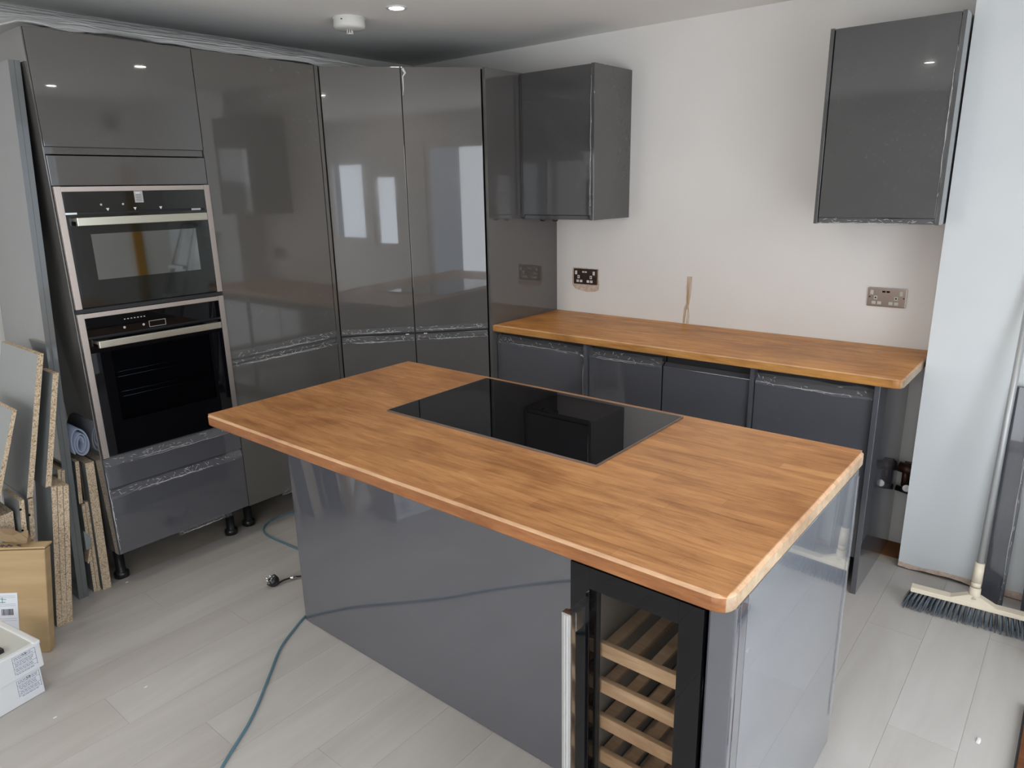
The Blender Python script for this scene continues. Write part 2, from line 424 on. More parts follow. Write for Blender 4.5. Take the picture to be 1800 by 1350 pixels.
# plaster patches and paint scars on the back wall
def patch(name, poly, mt, label):
    bm = NB(); f = [bm.verts.new((x, -.0012, z)) for x, z in poly]; b = [bm.verts.new((x, 0.0, z)) for x, z in poly]
    bm.faces.new(f); k = len(poly)
    for i in range(k): bm.faces.new((f[i], f[(i + 1) % k], b[(i + 1) % k], b[i]))
    return obj(name, bm, mt, wback, label)
patch('plaster_patch', [(.112, 1.165), (.108, 1.10), (.110, 1.065), (.128, 1.045), (.16, 1.036), (.21, 1.030), (.262, 1.034), (.288, 1.042), (.292, 1.075), (.288, 1.10), (.286, 1.163)], 'bare_plaster', 'bare plaster around the left socket')
patch('filler_strip', [(.808, .912), (.812, .99), (.824, 1.02), (.822, 1.07), (.818, 1.10), (.822, 1.12), (.823, 1.155), (.850, 1.155), (.849, 1.10), (.846, 1.06), (.838, 1.0), (.844, .95), (.842, .912), (.828, .912), (.832, .985), (.826, .985), (.820, .912)], 'filler_stain', 'brown adhesive strip on the wall')

# ------------------------------------------------------------------ worktops
def rounded(x0, x1, y0, y1, rad, nseg=8):
    """rad: radii at (x0,y0),(x1,y0),(x1,y1),(x0,y1) ccw"""
    P = []
    for (cx, cy, sx, sy, a0), r in zip(((x0, y0, 1, 1, 180), (x1, y0, -1, 1, 270), (x1, y1, -1, -1, 0), (x0, y1, 1, -1, 90)), rad):
        if r < 1e-4: P.append((cx, cy)); continue
        for k in range(nseg + 1):
            t = math.radians(a0 + 90 * k / nseg); P.append((cx + sx * r + r * math.cos(t), cy + sy * r + r * math.sin(t)))
    return P
def worktop(name, label, x0, x1, y0, y1, rad, mats, stave_w, seed, bev=.0065, sm='oak_island', cols=None):
    t = thing(name, label, 'worktop', (x0, y0, UN))
    P = rounded(x0, x1, y0, y1, rad)
    def inset(d):
        return rounded(x0 + d, x1 - d, y0 + d, y1 - d, [max(r - d, 0) if r > 1e-4 else 0 for r in rad])
    levels = [(UN + .003, 0), (H - bev * .85, 0), (H - .0006, bev)]
    bm = NB(); rings = []
    rings.append([bm.verts.new((x, y, UN)) for x, y in inset(.003)])
    for z, d in levels: rings.append([bm.verts.new((x, y, z)) for x, y in inset(d)])
    k = len(P)
    for a in range(len(rings) - 1):
        for i in range(k):
            f = bm.faces.new((rings[a][i], rings[a][(i + 1) % k], rings[a + 1][(i + 1) % k], rings[a + 1][i]))
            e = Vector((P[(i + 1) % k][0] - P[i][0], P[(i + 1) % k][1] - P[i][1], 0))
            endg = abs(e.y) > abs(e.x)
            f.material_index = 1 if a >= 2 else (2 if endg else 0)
            if e.length < .02: f.smooth = True
    bm.faces.new(rings[0][::-1]).material_index = 0
    f = bm.faces.new(rings[-1]); f.material_index = 1
    obj('edge_body', bm, mats, t)
    rnd = random.Random(seed); ins = bev + .002
    n = round((y1 - y0 - 2 * ins) / stave_w); sw = (y1 - y0 - 2 * ins) / n
    g = .0002
    for r in range(n):
        x = x0 + ins - rnd.random() * .35
        while x < x1 - ins - .001:
            L = rnd.uniform(.28, .52); a = max(x, x0 + ins); b = min(x + L, x1 - ins)
            if x1 - ins - b < .06: b = x1 - ins; L = b - x
            if b - a > .004:
                bm = NB(); yy = y0 + ins + r * sw
                abox(bm, a + g, b - g, yy + g, yy + sw - g, H - .003, H)
                obj('stave', bm, sm, t)
            x += L
    return t
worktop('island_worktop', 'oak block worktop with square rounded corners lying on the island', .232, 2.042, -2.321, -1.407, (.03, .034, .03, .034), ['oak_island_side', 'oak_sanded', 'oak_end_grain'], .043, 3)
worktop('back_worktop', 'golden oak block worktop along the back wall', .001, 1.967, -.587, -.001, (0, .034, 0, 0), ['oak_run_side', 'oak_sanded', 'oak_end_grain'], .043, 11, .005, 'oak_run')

# hob
t = thing('induction_hob', 'black glass induction hob set in the island worktop', 'hob', (.71, -1.942, H))
bx('hob_glass', (.711, 1.521, -1.941, -1.447, H + .0005, H + .0055), 'black_glass', t, .0015)
bm = NB()
for q in ((.709, 1.523, -1.943, -1.9405), (.709, 1.523, -1.4475, -1.445), (.709, .7115, -1.9405, -1.4475), (1.5205, 1.523, -1.9405, -1.4475)):
    abox(bm, *q, H + .0003, H + .006)
obj('trim', bm, 'hob_trim', t)

# ------------------------------------------------------------------ island
t = thing('kitchen_island', 'grey gloss island base under the oak top with plain panel front', 'island', (.265, -2.05, 0))
bx('front_panel', (.265, 1.684, -2.050, -2.032, .002, UN - .001), 'gloss_island', t, .0015)
bx('carcass', (.285, 1.675, -2.031, -1.49, .10, UN - .002), 'carcass_grey', t)
bx('end_panel', (.265, .283, -2.031, -1.467, .002, UN - .001), 'gloss_island', t, .001, 'left end panel')
bx('back_panel', (.284, 2.015, -1.485, -1.467, .10, UN - .001), 'gloss_island', t, .001)
bm = NB()
abox(bm, 1.989, 2.042, -2.281, -2.262, .002, UN - .001, bev=.004); abox(bm, 2.0225, 2.042, -2.261, -2.226, .002, UN - .001, bev=.002)
obj('corner_post', bm, 'gloss_island', t)
bx('side_panel', (2.022, 2.042, -2.2245, -1.465, .002, UN - .001), 'gloss_island_side', t, .0015, 'dusty filmed right side panel')
bx('inner_panel', (1.686, 1.690, -2.031, -1.5, .05, UN - .002), 'carcass_grey', t)
film(t, (2.0425, -1.49, .86), (2.0425, -1.49, .10), (0, .022, 0), (1, 0, 0), 41, glints=0, amp=.001)

# wine cooler
t = thing('wine_cooler', 'slim black wine cooler with glass door and wooden shelves in the island end', 'wine cooler', (1.835, -2.27, 0))
cx0, cx1 = 1.694, 1.984
bm = NB()
abox(bm, cx0, cx0 + .02, -2.252, -1.70, .03, .853); abox(bm, cx1 - .02, cx1, -2.252, -1.70, .03, .853)
abox(bm, cx0 + .02, cx1 - .02, -2.252, -1.70, .833, .853); abox(bm, cx0 + .02, cx1 - .02, -2.252, -1.70, .03, .10)
abox(bm, cx0 + .02, cx1 - .02, -1.72, -1.70, .10, .833)
obj('cabinet', bm, 'black_plastic', t)
bx('liner', (cx0 + .0205, cx1 - .0205, -1.7235, -1.7205, .10, .833), 'liner_grey', t)
bx('liner', (cx0 + .0205, cx0 + .0225, -2.25, -1.724, .10, .833), 'liner_grey', t)
bx('liner', (cx1 - .0225, cx1 - .0205, -2.25, -1.724, .10, .833), 'liner_grey', t)
for k in range(4):
    bm = NB(); cyl(bm, (cx0 + .03 if k % 2 else cx1 - .03, -2.2 + (.4 if k > 1 else 0), 0), (cx0 + .03 if k % 2 else cx1 - .03, -2.2 + (.4 if k > 1 else 0), .031), .014); obj('foot', bm, 'black_plastic', t)
dx0, dx1, dz0, dz1 = 1.683, 1.984, .045, .853; wx0, wx1, wz0, wz1 = 1.731, 1.934, .12, .803
yf, yb = -2.291, -2.256
bm = NB()
abox(bm, dx0, wx0, yf, yb, dz0, dz1, bev=.0015); abox(bm, wx1, dx1, yf, yb, dz0, dz1, bev=.0015)
abox(bm, wx0, wx1, yf, yb, wz1, dz1, bev=.0008); abox(bm, wx0, wx1, yf, yb, dz0, wz0, bev=.0008)
door = obj('door', bm, 'black_glass', t)
bx('pane', (wx0, wx1, yf + .001, yf + .005, wz0, wz1), 'cooler_pane', door)
bx('seal', (wx0 - .01, wx0 + .006, yb - .006, yb + .002, wz0, wz1), 'carcass_grey', door)
bm = NB(); abox(bm, 1.698, 1.722, -2.346, -2.326, .10, .765, bev=.004)
hd = obj('handle', bm, 'aluminium', t)
bm = NB(); abox(bm, 1.7065, 1.7085, -2.3475, -2.3455, .105, .76); abox(bm, 1.7125, 1.7145, -2.3475, -2.3455, .105, .76); obj('groove', bm, 'print_grey', hd)
for z in (.715, .11):
    bx('bracket', (1.702, 1.722, -2.3255, yf - .0002, z, z + .045), 'aluminium', hd, .001)
for k in range(6):
    z = .632 - k * .0945
    s = thing('x', '', 'x', (0, 0, 0)); bpy.data.objects.remove(s)
    bm = NB(); abox(bm, 1.727, 1.946, -2.246, -2.232, z - .017, z + .017, bev=.003)
    sh = obj('shelf', bm, 'beech', t)
    for q in range(4):
        xa = 1.732 + q * .056
        bx('slat', (xa, xa + .026, -2.2315, -1.78, z + .001, z + .009), 'beech', sh)
    bx('back_rail', (1.727, 1.946, -1.7795, -1.765, z - .006, z + .009), 'beech', sh)
for k in range(5):
    pass
for sx in (1.7145, 1.9585):
    for k in range(6):
        bx('runner', (sx + (.003 if sx < 1.8 else -.003), sx + (.008 if sx < 1.8 else .002), -2.24, -1.75, .612 - k * .0945, .622 - k * .0945), 'carcass_grey', t)

# ------------------------------------------------------------------ back run of base units
def base_unit(x0, x1, label, seed, wrap=(0, 1), mt='gloss_base'):
    t = thing('base_cabinet', label, 'cabinet', ((x0 + x1) / 2, -.29, 0), 'base cabinets under the back worktop')
    bx('carcass', (x0 + .001, x1 - .001, -.518, -.02, .15, UN - .002), 'carcass_grey', t)
    d = bx('door', (x0 + .002, x1 - .002, -.557, -.5375, .150, .819), mt, t, .0015)
    bm = NB(); hexa(bm, [(x0 + .002, -.5365, .8195), (x0 + .002, -.556, .8195), (x1 - .002, -.556, .8195), (x1 - .002, -.5365, .8195),
                        (x0 + .002, -.5285, .834), (x0 + .002, -.5310, .834), (x1 - .002, -.5310, .834), (x1 - .002, -.5285, .834)])
    obj('handle_lip', bm, mt, d)
    for lx in (x0 + .06, x1 - .06):
        for ly in (-.48, -.08):
            bm = NB(); lathe(bm, (lx, ly, 0), [(.026, 0), (.026, .018), (.017, .022), (.017, .150)], 16); obj('leg', bm, 'black_plastic', t)
    if wrap:
        W = x1 - x0
        film(t, (x0 + W * wrap[0] + .003, -.5585, .808), (x0 + W * wrap[1] - .003, -.5585, .808), (0, .012, .045), (0, -1, .2), seed, glints=5)
    return t
b1 = base_unit(.003, .566, 'grey base cabinet at the left end of the back run, film along its top', 1)
bm = NB(); tube(bm, smooth_path([(.545, -.561, .812), (.560, -.560, .806), (.563, -.560, .78), (.558, -.561, .70), (.560, -.560, .60), (.563, -.560, .40)], 6), lambda u: .0022 * (1 - u) + .0008, 5)
obj('film_edge', bm, 'film_crease_glint', b1, 'curled edge of clear film down the door side')
base_unit(.589, .986, 'grey base cabinet second from the left under the back worktop', 2)
base_unit(.990, 1.396, 'grey base cabinet second from the right, no film in its handle groove', 3, None)
base_unit(1.414, 1.870, 'grey base cabinet next to the end panel, film along its top', 4)
tag(bx('filler_panel', (.568, .587, -.572, -.02, .13, UN - .001), 'gloss_base', None, .001), 'narrow grey filler panel between the two left base cabinets', 'panel')
tag(bx('filler_panel', (1.3975, 1.4125, -.572, -.02, .13, UN - .001), 'gloss_base', None, .001), 'narrow grey filler panel between the two right base cabinets', 'panel')
t = bx('end_panel', (1.873, 1.893, -.577, -.02, 0, UN - .001), 'gloss_base', None, .002)
tag(t, 'grey gloss end panel closing the right end of the back run', 'panel')
t = thing('x', '', 'x', (0, 0, 0)); bpy.data.objects.remove(t)

# ------------------------------------------------------------------ tall end panel (X = 0)
tag(bx('tall_end_panel', (-.018, 0, -.594, -.001, 0, 2.178), 'gloss_tall', None, .0015), 'full-height grey gloss panel at the left end of the back worktop', 'panel')

# ------------------------------------------------------------------ wall cabinets
def wall_unit(x0, x1, label, lp, rp, zb, zt, seed, flm, mt='gloss_wall_unit'):
    yf = -.342
    t = thing('wall_cabinet', label, 'cabinet', ((x0 + x1) / 2, -.001, zb))
    bx('carcass', (x0 + (lp or .002), x1 - (rp or .002), yf + .024, -.001, zb + .008, zt - .004), 'carcass_grey', t)
    a = x0 + (lp + .003 if lp else .024); b = x1 - (rp + .003)
    bx('bottom_panel', (x0 + (lp or .002) + .0005, x1 - rp - .0005, yf + .0235, -.001, zb + .0005, zb + .0075), mt, t, .0005)
    if lp: bx('side_panel', (x0, x0 + lp, yf - .006, -.001, zb, zt), mt, t, .001)
    else: bx('filler_strip', (x0, a - .003, yf + .01, -.001, zb + .01, zt - .004), mt, t, .0005)
    bx('side_panel', (x1 - rp, x1, yf - .006, -.001, zb, zt), mt, t, .001)
    bx('door', (a, b, yf, yf + .019, zb + .024, zt - .002), mt, t, .0015)
    bx('handle_lip', (a, b, yf + .012, yf + .022, zb + .004, zb + .022), mt, t, .001)
    if flm: film(t, (a, yf - .001, zb + .002), (b, yf - .001, zb + .002), (0, .004, .022), (0, -1, 0), seed, glints=6)
    return t
t = wall_unit(.003, .472, 'grey gloss wall cabinet beside the tall panel in the corner', 0, .020, 1.447, 2.172, 21, False)
for x in (.125, .205):
    bm = NB(); lathe(bm, (x, -.30, 1.447), [(.012, .008), (.016, .0), (.014, -.008), (.006, -.011)], 14); obj('fixing_cap', bm, 'black_plastic', t)
film(t, (.455, -.349, 1.47), (.455, -.349, 2.15), (.006, 0, 0), (0, -1, 0), 22, glints=1, amp=.0006)
t = wall_unit(1.528, 1.973, 'grey gloss wall cabinet beside the pillar at the upper right', .014, .014, 1.449, 2.168, 23, True)
film(t, (1.956, -.346, 1.46), (1.956, -.346, 2.15), (.006, 0, 0), (0, -1, 0), 24, glints=1, amp=.0006)

# ------------------------------------------------------------------ tall units on the left
def legs(t, pts):
    for (x, y) in pts:
        bm = NB(); lathe(bm, (x, y, 0), [(.0, 0), (.031, 0.0), (.031, .020), (.027, .026), (.020, .030), (.019, ZB - .001)], 18); obj('leg', bm, 'black_plastic', t)
G = 'gloss_tall'
def front(name, t, y0, y1, z0, z1, mt=G, x=XL): return bx(name, (x - .019, x, y0 + .0015, y1 - .0015, z0, z1), mt, t, .0013)
t = thing('oven_housing', 'tall grey gloss unit holding the two ovens, beside the leaning boards', 'cabinet', (-.82, (Y0 + Y1) / 2, 0), 'tall units along the left wall')
bm = NB()
for q in ((Y0 + .001, Y0 + .019), (Y1 - .019, Y1 - .001)): abox(bm, XW + .005, XL - .0205, *q, ZB, HT)
for z in (ZB, .585, 1.186, 1.652, HT - .018): abox(bm, XW + .005, XL - .0205, Y0 + .019, Y1 - .019, z, z + .014)
abox(bm, XW + .005, XW + .012, Y0 + .019, Y1 - .019, ZB + .014, HT - .018)
obj('carcass', bm, ['carcass_grey'], t)
bx('side_panel', (XW + .004, XL - .004, Y0 - .004, Y0 + .0005, ZB, HT), G, t, .001, 'glossy side facing the leaning boards')
front('door', t, Y0, Y1, 1.789, HT); front('handle_lip', t, Y0, Y1, 1.763, 1.7885, x=XL - .010); front('filler_panel', t, Y0, Y1, 1.653, 1.758)
d1 = front('drawer', t, Y0, Y1, .462, .556, 'gloss_base'); d2 = front('drawer', t, Y0, Y1, ZB, .426, 'gloss_base')
for z, zz, d in ((.5565, .594, d1), (.4265, .4615, d2)):
    bm = NB(); hexa(bm, [(XL - .019, Y0 + .002, z), (XL - .001, Y0 + .002, z), (XL - .001, Y1 - .002, z), (XL - .019, Y1 - .002, z),
                        (XL - .019, Y0 + .002, zz), (XL - .0165, Y0 + .002, zz), (XL - .0165, Y1 - .002, zz), (XL - .019, Y1 - .002, zz)])
    obj('handle_lip', bm, 'gloss_base', d)
film(t, (XL + .001, Y0 + .004, .552), (XL + .001, Y1 - .002, .552), (-.008, 0, .034), (1, 0, .3), 31, glints=7)
film(t, (XL + .001, Y0 + .004, .418), (XL + .001, Y1 - .002, .418), (-.008, 0, .034), (1, 0, .3), 32, glints=9)
film(t, (XL + .001, Y0 + .25, ZB - .016), (XL + .001, Y1 - .09, ZB - .012), (0, 0, .022), (1, 0, 0), 33, glints=3)
film(t, (XL + .001, Y0 + .002, ZB), (XL + .001, Y0 + .002, .55), (0, .010, 0), (1, 0, 0), 34, glints=2, amp=.001)
legs(t, [(-.669, -2.348), (-.655, -1.836), (-1.02, -2.348), (-1.02, -1.836)])

t = thing('larder_unit', 'tall grey gloss larder unit with smeared upper door, right of the ovens', 'cabinet', (-.82, (Y1 + Y2) / 2, 0), 'tall units along the left wall')
bx('carcass', (XW + .005, XL - .0205, Y1 + .001, Y2 - .02, ZB, HT), 'carcass_grey', t)
front('door', t, Y1, Y2 - .021, .897, HT, 'gloss_larder'); front('door', t, Y1, Y2 - .021, ZB - .003, .860, 'gloss_larder')
front('handle_lip', t, Y1, Y2 - .021, .862, .895, x=XL - .012)
bx('side_panel', (XW + .005, XL + .002, Y2 - .0195, Y2 - .001, .0, HT), 'gloss_larder', t, .001)
film(t, (XL + .001, Y1 + .003, .850), (XL + .001, Y2 - .022, .850), (0, 0, .030), (1, 0, 0), 35, glints=8)
film(t, (XL + .001, Y1 + .003, .890), (XL + .001, Y2 - .022, .890), (0, 0, .034), (1, 0, 0), 36, glints=5)
film(t, (XL + .001, -1.62, ZB - .012), (XL + .001, Y2 - .03, ZB - .012), (.012, 0, .045), (1, 0, 0), 37, glints=10, amp=.006)
legs(t, [(-.676, -1.728), (-.676, -1.26), (-1.02, -1.728), (-1.02, -1.26)])

# corner unit: two pairs of doors on the diagonal
A = Vector((XL, Y2 + .002, 0)); B = Vector((-.020, -.596, 0)); DV = (B - A).normalized(); DL = (B - A).length; DN = Vector((DV.y, -DV.x, 0))
t = thing('corner_unit', 'tall corner unit with two pairs of gloss doors across the corner', 'cabinet', (-.35, -.8, 0), 'tall units along the left wall')
bm = NB()
P = [A - DN * .022 + DV * .004, B - DN * .022 - DV * .004, Vector((-.020, -.003, 0)), Vector((XW + .005, -.003, 0)), Vector((XW + .005, Y2 + .003, 0)), Vector((XL - .022, Y2 + .003, 0))]
lo = [bm.verts.new((p.x, p.y, ZB)) for p in P]; hi = [bm.verts.new((p.x, p.y, HT - .006)) for p in P]
bm.faces.new(lo[::-1]); bm.faces.new(hi)
for i in range(6): bm.faces.new((lo[i], lo[(i + 1) % 6], hi[(i + 1) % 6], hi[i]))
obj('carcass', bm, 'carcass_grey', t)
def dslab(name, s0, s1, z0, z1, mt=G, off=0, th=.019):
    bm = NB(); a = A + DV * s0; b = A + DV * s1
    pts = []
    for z in (z0, z1):
        for p, dn in ((a, 0), (b, 0), (b, -th), (a, -th)):
            q = p + DN * (off + dn); pts.append((q.x, q.y, z))
    hexa(bm, pts); bmesh.ops.bevel(bm, geom=bm.edges[:], offset=.0013, segments=2, profile=.7, affect='EDGES')
    return obj(name, bm, mt, t)
mid = DL / 2 - .004
for s0, s1 in ((.005, mid - .0022), (mid + .0022, DL - .005)):
    dslab('door', s0, s1, .890, HT - .003); dslab('door', s0, s1, ZB, .852); dslab('handle_lip', s0, s1, .8535, .878, off=-.012, th=.006)
    a = A + DV * (s0 + .002) + DN * .001; b = A + DV * (s1 - .002) + DN * .001; z = Vector((0, 0, 1))
    film(t, a + z * .896, b + z * .896, (0, 0, .026), DN, int(s0 * 100) + 50, glints=8, amp=.003)
    film(t, a + z * .846, b + z * .846, (0, 0, .030), DN, int(s0 * 100) + 60, glints=8, amp=.003)
for s0 in (mid - .05, mid + .045):
    dslab('latch', s0, s0 + .018, .8795, .8835, 'print_white', off=.001, th=.004)
bm = NB(); q = A + DV * (mid + .010) + DN * .002
tube(bm, [q + Vector((0, 0, 2.170)), q + DV * .012 + DN * .006 + Vector((0, 0, 2.150)), q + DN * .002 + Vector((0, 0, 2.135)), q + Vector((0, 0, 2.08)), q - DV * .004 + Vector((0, 0, 2.05))], lambda u: .0065 * (1 - u) ** 1.5 + .001, 6)
obj('film_scrap', bm, 'film_crease_glint', t, 'torn twist of clear film at the door top')
for lx, ly in ((-.52, -1.0), (-.16, -.55), (-.9, -.9), (-.2, -.1)):
    bm = NB(); lathe(bm, (lx, ly, 0), [(.031, 0.0), (.031, .020), (.020, .030), (.019, ZB - .001)], 16); obj('leg', bm, 'black_plastic', t)

# plastic sheet bunched on top of the tall units
bm = NB(); nu, nv = 170, 96; g = []
for i in range(nu + 1):
    u = i / nu; y = -2.78 + u * (2.78 - .43); end = max(0, (u - .80) / .20)
    xf = XL - .010 + .012 * noise.noise(Vector((y * 3, 0, 1))) - .10 * end
    row = []
    for j in range(nv + 1):
        v = j / nv
        ph = v * 11 + .55 * noise.noise(Vector((y * .9, v * 2, 4))) + .35 * noise.noise(Vector((y * 2.7, v * 5, 9)))
        rip = abs(math.sin(ph * math.pi)) ** .6
        z = HT + .004 + (.160 - .075 * end) * v + .016 * rip * (1 - v * .4) * (1 - .6 * end) + .005 * noise.noise(Vector((y * 7, v * 20, 2)))
        x = xf + v * (-1.085 - xf) - .012 * math.cos(ph * math.pi * 2)
        if v < .1: z -= .012 * max(0, noise.noise(Vector((y * 9, 5, 5)))); x += .012 * max(0, noise.noise(Vector((y * 11, 5, 5))))
        if y < Y0 - .01 and v < .35: z -= .05 * (.35 - v) / .35 * min(1, (Y0 - y) / .12)
        z = min(z, HC - .004)
        row.append(bm.verts.new((x, y, z)))
    g.append(row)
for i in range(nu):
    for j in range(nv):
        f = bm.faces.new((g[i][j], g[i + 1][j], g[i + 1][j + 1], g[i][j + 1])); f.smooth = True
for k in range(17):  # pale tubes paint bright streaks along the pleats
    v = (k + .3) / 17
    pts = []
    for i in range(0, nu + 1, 3):
        p = g[i][min(nv, int((v + .03 * noise.noise(Vector((i * .05, k, 0)))) * nv))].co.copy(); pts.append(p + Vector((.003, 0, .003)))
    tube(bm, pts, .0010 + .0008 * (k % 3), 4, 1)
o = obj('plastic_sheet', bm, ['plastic_sheet', 'film_crease_glint'], None, recalc=False)
tag(o, 'clear plastic sheeting bunched along the top of the tall units', 'plastic sheet')

# ------------------------------------------------------------------ ovens
def oven(name, label, z0, z1, zc, hz0, hz1, win_, mirror):
    t = thing(name, label, 'oven', (XL, (Y0 + Y1) / 2, z0))
    ya, yb = Y0 + .002, Y1 - .002; sw = .023
    bx('body', (-.98, XL - .003, Y0 + .021, Y1 - .021, z0 + .016, z1 - .006), 'black_plastic', t)
    for a, b in ((ya, ya + sw), (yb - sw, yb)):
        bx('side_trim', (XL - .004, XL + .012, a, b, z0, z1), 'brushed_steel', t, .001)
    bx('top_trim', (XL - .002, XL + .0105, ya + sw + .0005, yb - sw - .0005, z1 - .019, z1 - .001), 'brushed_steel', t, .001)
    bx('control_panel', (XL - .002, XL + .008, ya + sw + .0005, yb - sw - .0005, zc, z1 - .0195), 'oven_glass' if mirror else 'black_glass', t, .001)
    wy0, wy1, wz0, wz1 = win_
    bm = NB(); dz1 = zc - .008; dy0, dy1 = ya + sw + .001, yb - sw - .001; X0, X1 = XL - .002, XL + .012
    abox(bm, X0, X1, dy0, wy0, z0 + .004, dz1); abox(bm, X0, X1, wy1, dy1, z0 + .004, dz1)
    abox(bm, X0, X1, wy0, wy1, z0 + .004, wz0); abox(bm, X0, X1, wy0, wy1, wz1, dz1)
    d = obj('door', bm, 'oven_glass' if mirror else 'black_glass', t)
    if mirror: bx('window', (X0, X1, wy0, wy1, wz0, wz1), 'mirror_window', d)
    else:
        bx('window', (X1 - .003, X1 - .0002, wy0, wy1, wz0, wz1), 'oven_pane', d)
        for z in (wz0 + .33 * (wz1 - wz0), wz0 + .62 * (wz1 - wz0)):
            bm = NB()
            for q in range(2): cyl(bm, (X0 + .003, wy0, z + q * .02), (X0 + .003, wy1 - .05, z + q * .02), .0011, n=6)
            obj('rack', bm, 'chrome', d)
    bm = NB(); abox(bm, XL + .034, XL + .050, Y0 + .047, Y1 - .047, hz0, hz1, bev=.002)
    h = obj('handle', bm, 'handle_steel', t)
    for a in (Y0 + .047, Y1 - .097):
        bx('bracket', (XL + .0125, XL + .0338, a, a + .05, hz1 - .014, hz1 - .002), 'handle_steel', h, .001)
    return t, d
mw, mwd = oven('compact_oven', 'compact built-in oven at the top with a reflective window', 1.199, 1.650, 1.556, 1.508, 1.538, (-2.291, -1.88, 1.303, 1.475), True)
ov, ovd = oven('built_in_oven', 'larger built-in oven under the compact oven with dark window', .597, 1.181, 1.088, 1.047, 1.074, (-2.292, -1.885, .735, 1.022), False)
bx('lower_trim', (XL - .002, XL + .006, Y0 + .001, Y1 - .001, 1.1825, 1.1975), 'carcass_grey', mw)
def ysticker(t, name, y0, y1, z0, z1, mt, x=XL + .0084, th=.0006, label=None):
    return bx(name, (x, x + th, y0, y1, z0, z1), mt, t, 0, label)
st = ysticker(mw, 'sticker', -2.108, -2.075, 1.586, 1.630, 'print_grey', label='small white sticker')
for k in range(5): ysticker(st, 'print_line', -2.103, -2.080, 1.592 + k * .0058, 1.5935 + k * .0058, 'print_dark', XL + .0091, .0003)
ysticker(st, 'print_block', -2.102, -2.086, 1.620, 1.625, 'print_white', XL + .0091, .0003)
for y in (-2.214, -2.112, -2.011):
    bm = NB(); vs = [bm.verts.new((XL + .0088, y + a, 1.5485 + b)) for a, b in ((-.006, .006), (.006, .006), (.0, -.005))]
    b2 = [bm.verts.new((XL + .0080, v.co.y, v.co.z)) for v in vs]; bm.faces.new(vs); bm.faces.new(b2[::-1])
    for i in range(3): bm.faces.new((vs[i], vs[(i + 1) % 3], b2[(i + 1) % 3], b2[i]))
    # markers sit on the lower rim of the control panel
    for v in bm.verts: v.co.z += .014
    obj('marker', bm, 'print_white', mw)
def vdisc(t, name, y, z, r, mt, x=XL + .008, th=.001):
    bm = NB(); cyl(bm, (x, y, z), (x + th, y, z), r, n=16); return obj(name, bm, mt, t)
for y in (-2.235, -2.155): vdisc(mw, 'touch_dot', y, 1.582, .004, 'print_grey')
for a, b in ((-2.366, -2.325), (-1.885, -1.845)): ysticker(mw, 'hinge_plate', a, b, 1.549, 1.556, 'aluminium', XL + .004, .006)
for k in range(7): ysticker(ov, 'touch_icon', -2.222 + k * .0128, -2.222 + k * .0128 + .006, 1.138, 1.1415, 'print_grey')
for y in (-2.225, -2.150): vdisc(ov, 'touch_dot', y, 1.107, .0048, 'print_grey')
bm = NB()
for a, b, c, d in ((-2.128, -2.060, 1.090, 1.0915), (-2.128, -2.060, 1.1135, 1.115), (-2.128, -2.1265, 1.0915, 1.1135), (-2.0615, -2.060, 1.0915, 1.1135)): abox(bm, XL + .008, XL + .0088, a, b, c, d)
for v in bm.verts: v.co.z += .003
obj('display_frame', bm, 'print_grey', ov)

# ------------------------------------------------------------------ sockets
def socket(name, label, x0, x1, z0, z1, plate, ins, dark):
    t = thing(name, label, 'socket', ((x0 + x1) / 2, 0, (z0 + z1) / 2), 'double wall sockets')
    W = x1 - x0; Hh = z1 - z0
    bx('plate', (x0, x1, -.009, -.0015, z0, z1), plate, t, .003)
    def r(nm, u, v, w_, h_, mt, y=-.0105, bev=.001):
        return bx(nm, (x0 + W * (u - w_ / 2), x0 + W * (u + w_ / 2), y, -.0088, z0 + Hh * (v - h_ / 2), z0 + Hh * (v + h_ / 2)), mt, t, bev)
    for sg, u in ((-1, .30), (1, .70)):
        r('switch', .11 if sg < 0 else .87, .74, .085, .24, ins, -.012)
        e = r('earth_hole', u - .085 if sg < 0 else u + .045, .47, .09, .20, ins)
        bx('hole', tuple(a for a in (x0 + W * (u - (.085 if sg < 0 else -.045) - .018), x0 + W * (u - (.085 if sg < 0 else -.045) + .018), -.0112, -.0106, z0 + Hh * .43, z0 + Hh * .51)), dark, e)
        for du in (-.10, .045) if sg < 0 else (-.06, .085): r('pin_hole', u + du - .02, .20, .105, .16, ins)
    for du in (-.055, .055): r('usb_port', .47 + du, .80, .085, .09, ins if dark == 'black_plastic' else dark)
    for u in (.06, .94):
        bm = NB(); cyl(bm, (x0 + W * u, -.0090, z0 + Hh * .5), (x0 + W * u, -.0103, z0 + Hh * .5), .0035, n=12); obj('screw', bm, 'black_nickel', t)
socket('double_socket', 'black nickel double socket with white inserts, near the tall panel', .124, .281, 1.073, 1.160, 'black_nickel', 'white_plastic', 'black_plastic')
socket('double_socket', 'brushed nickel double socket below the right wall cabinet', 1.684, 1.837, 1.081, 1.163, 'brushed_nickel', 'box_top', 'void_black')

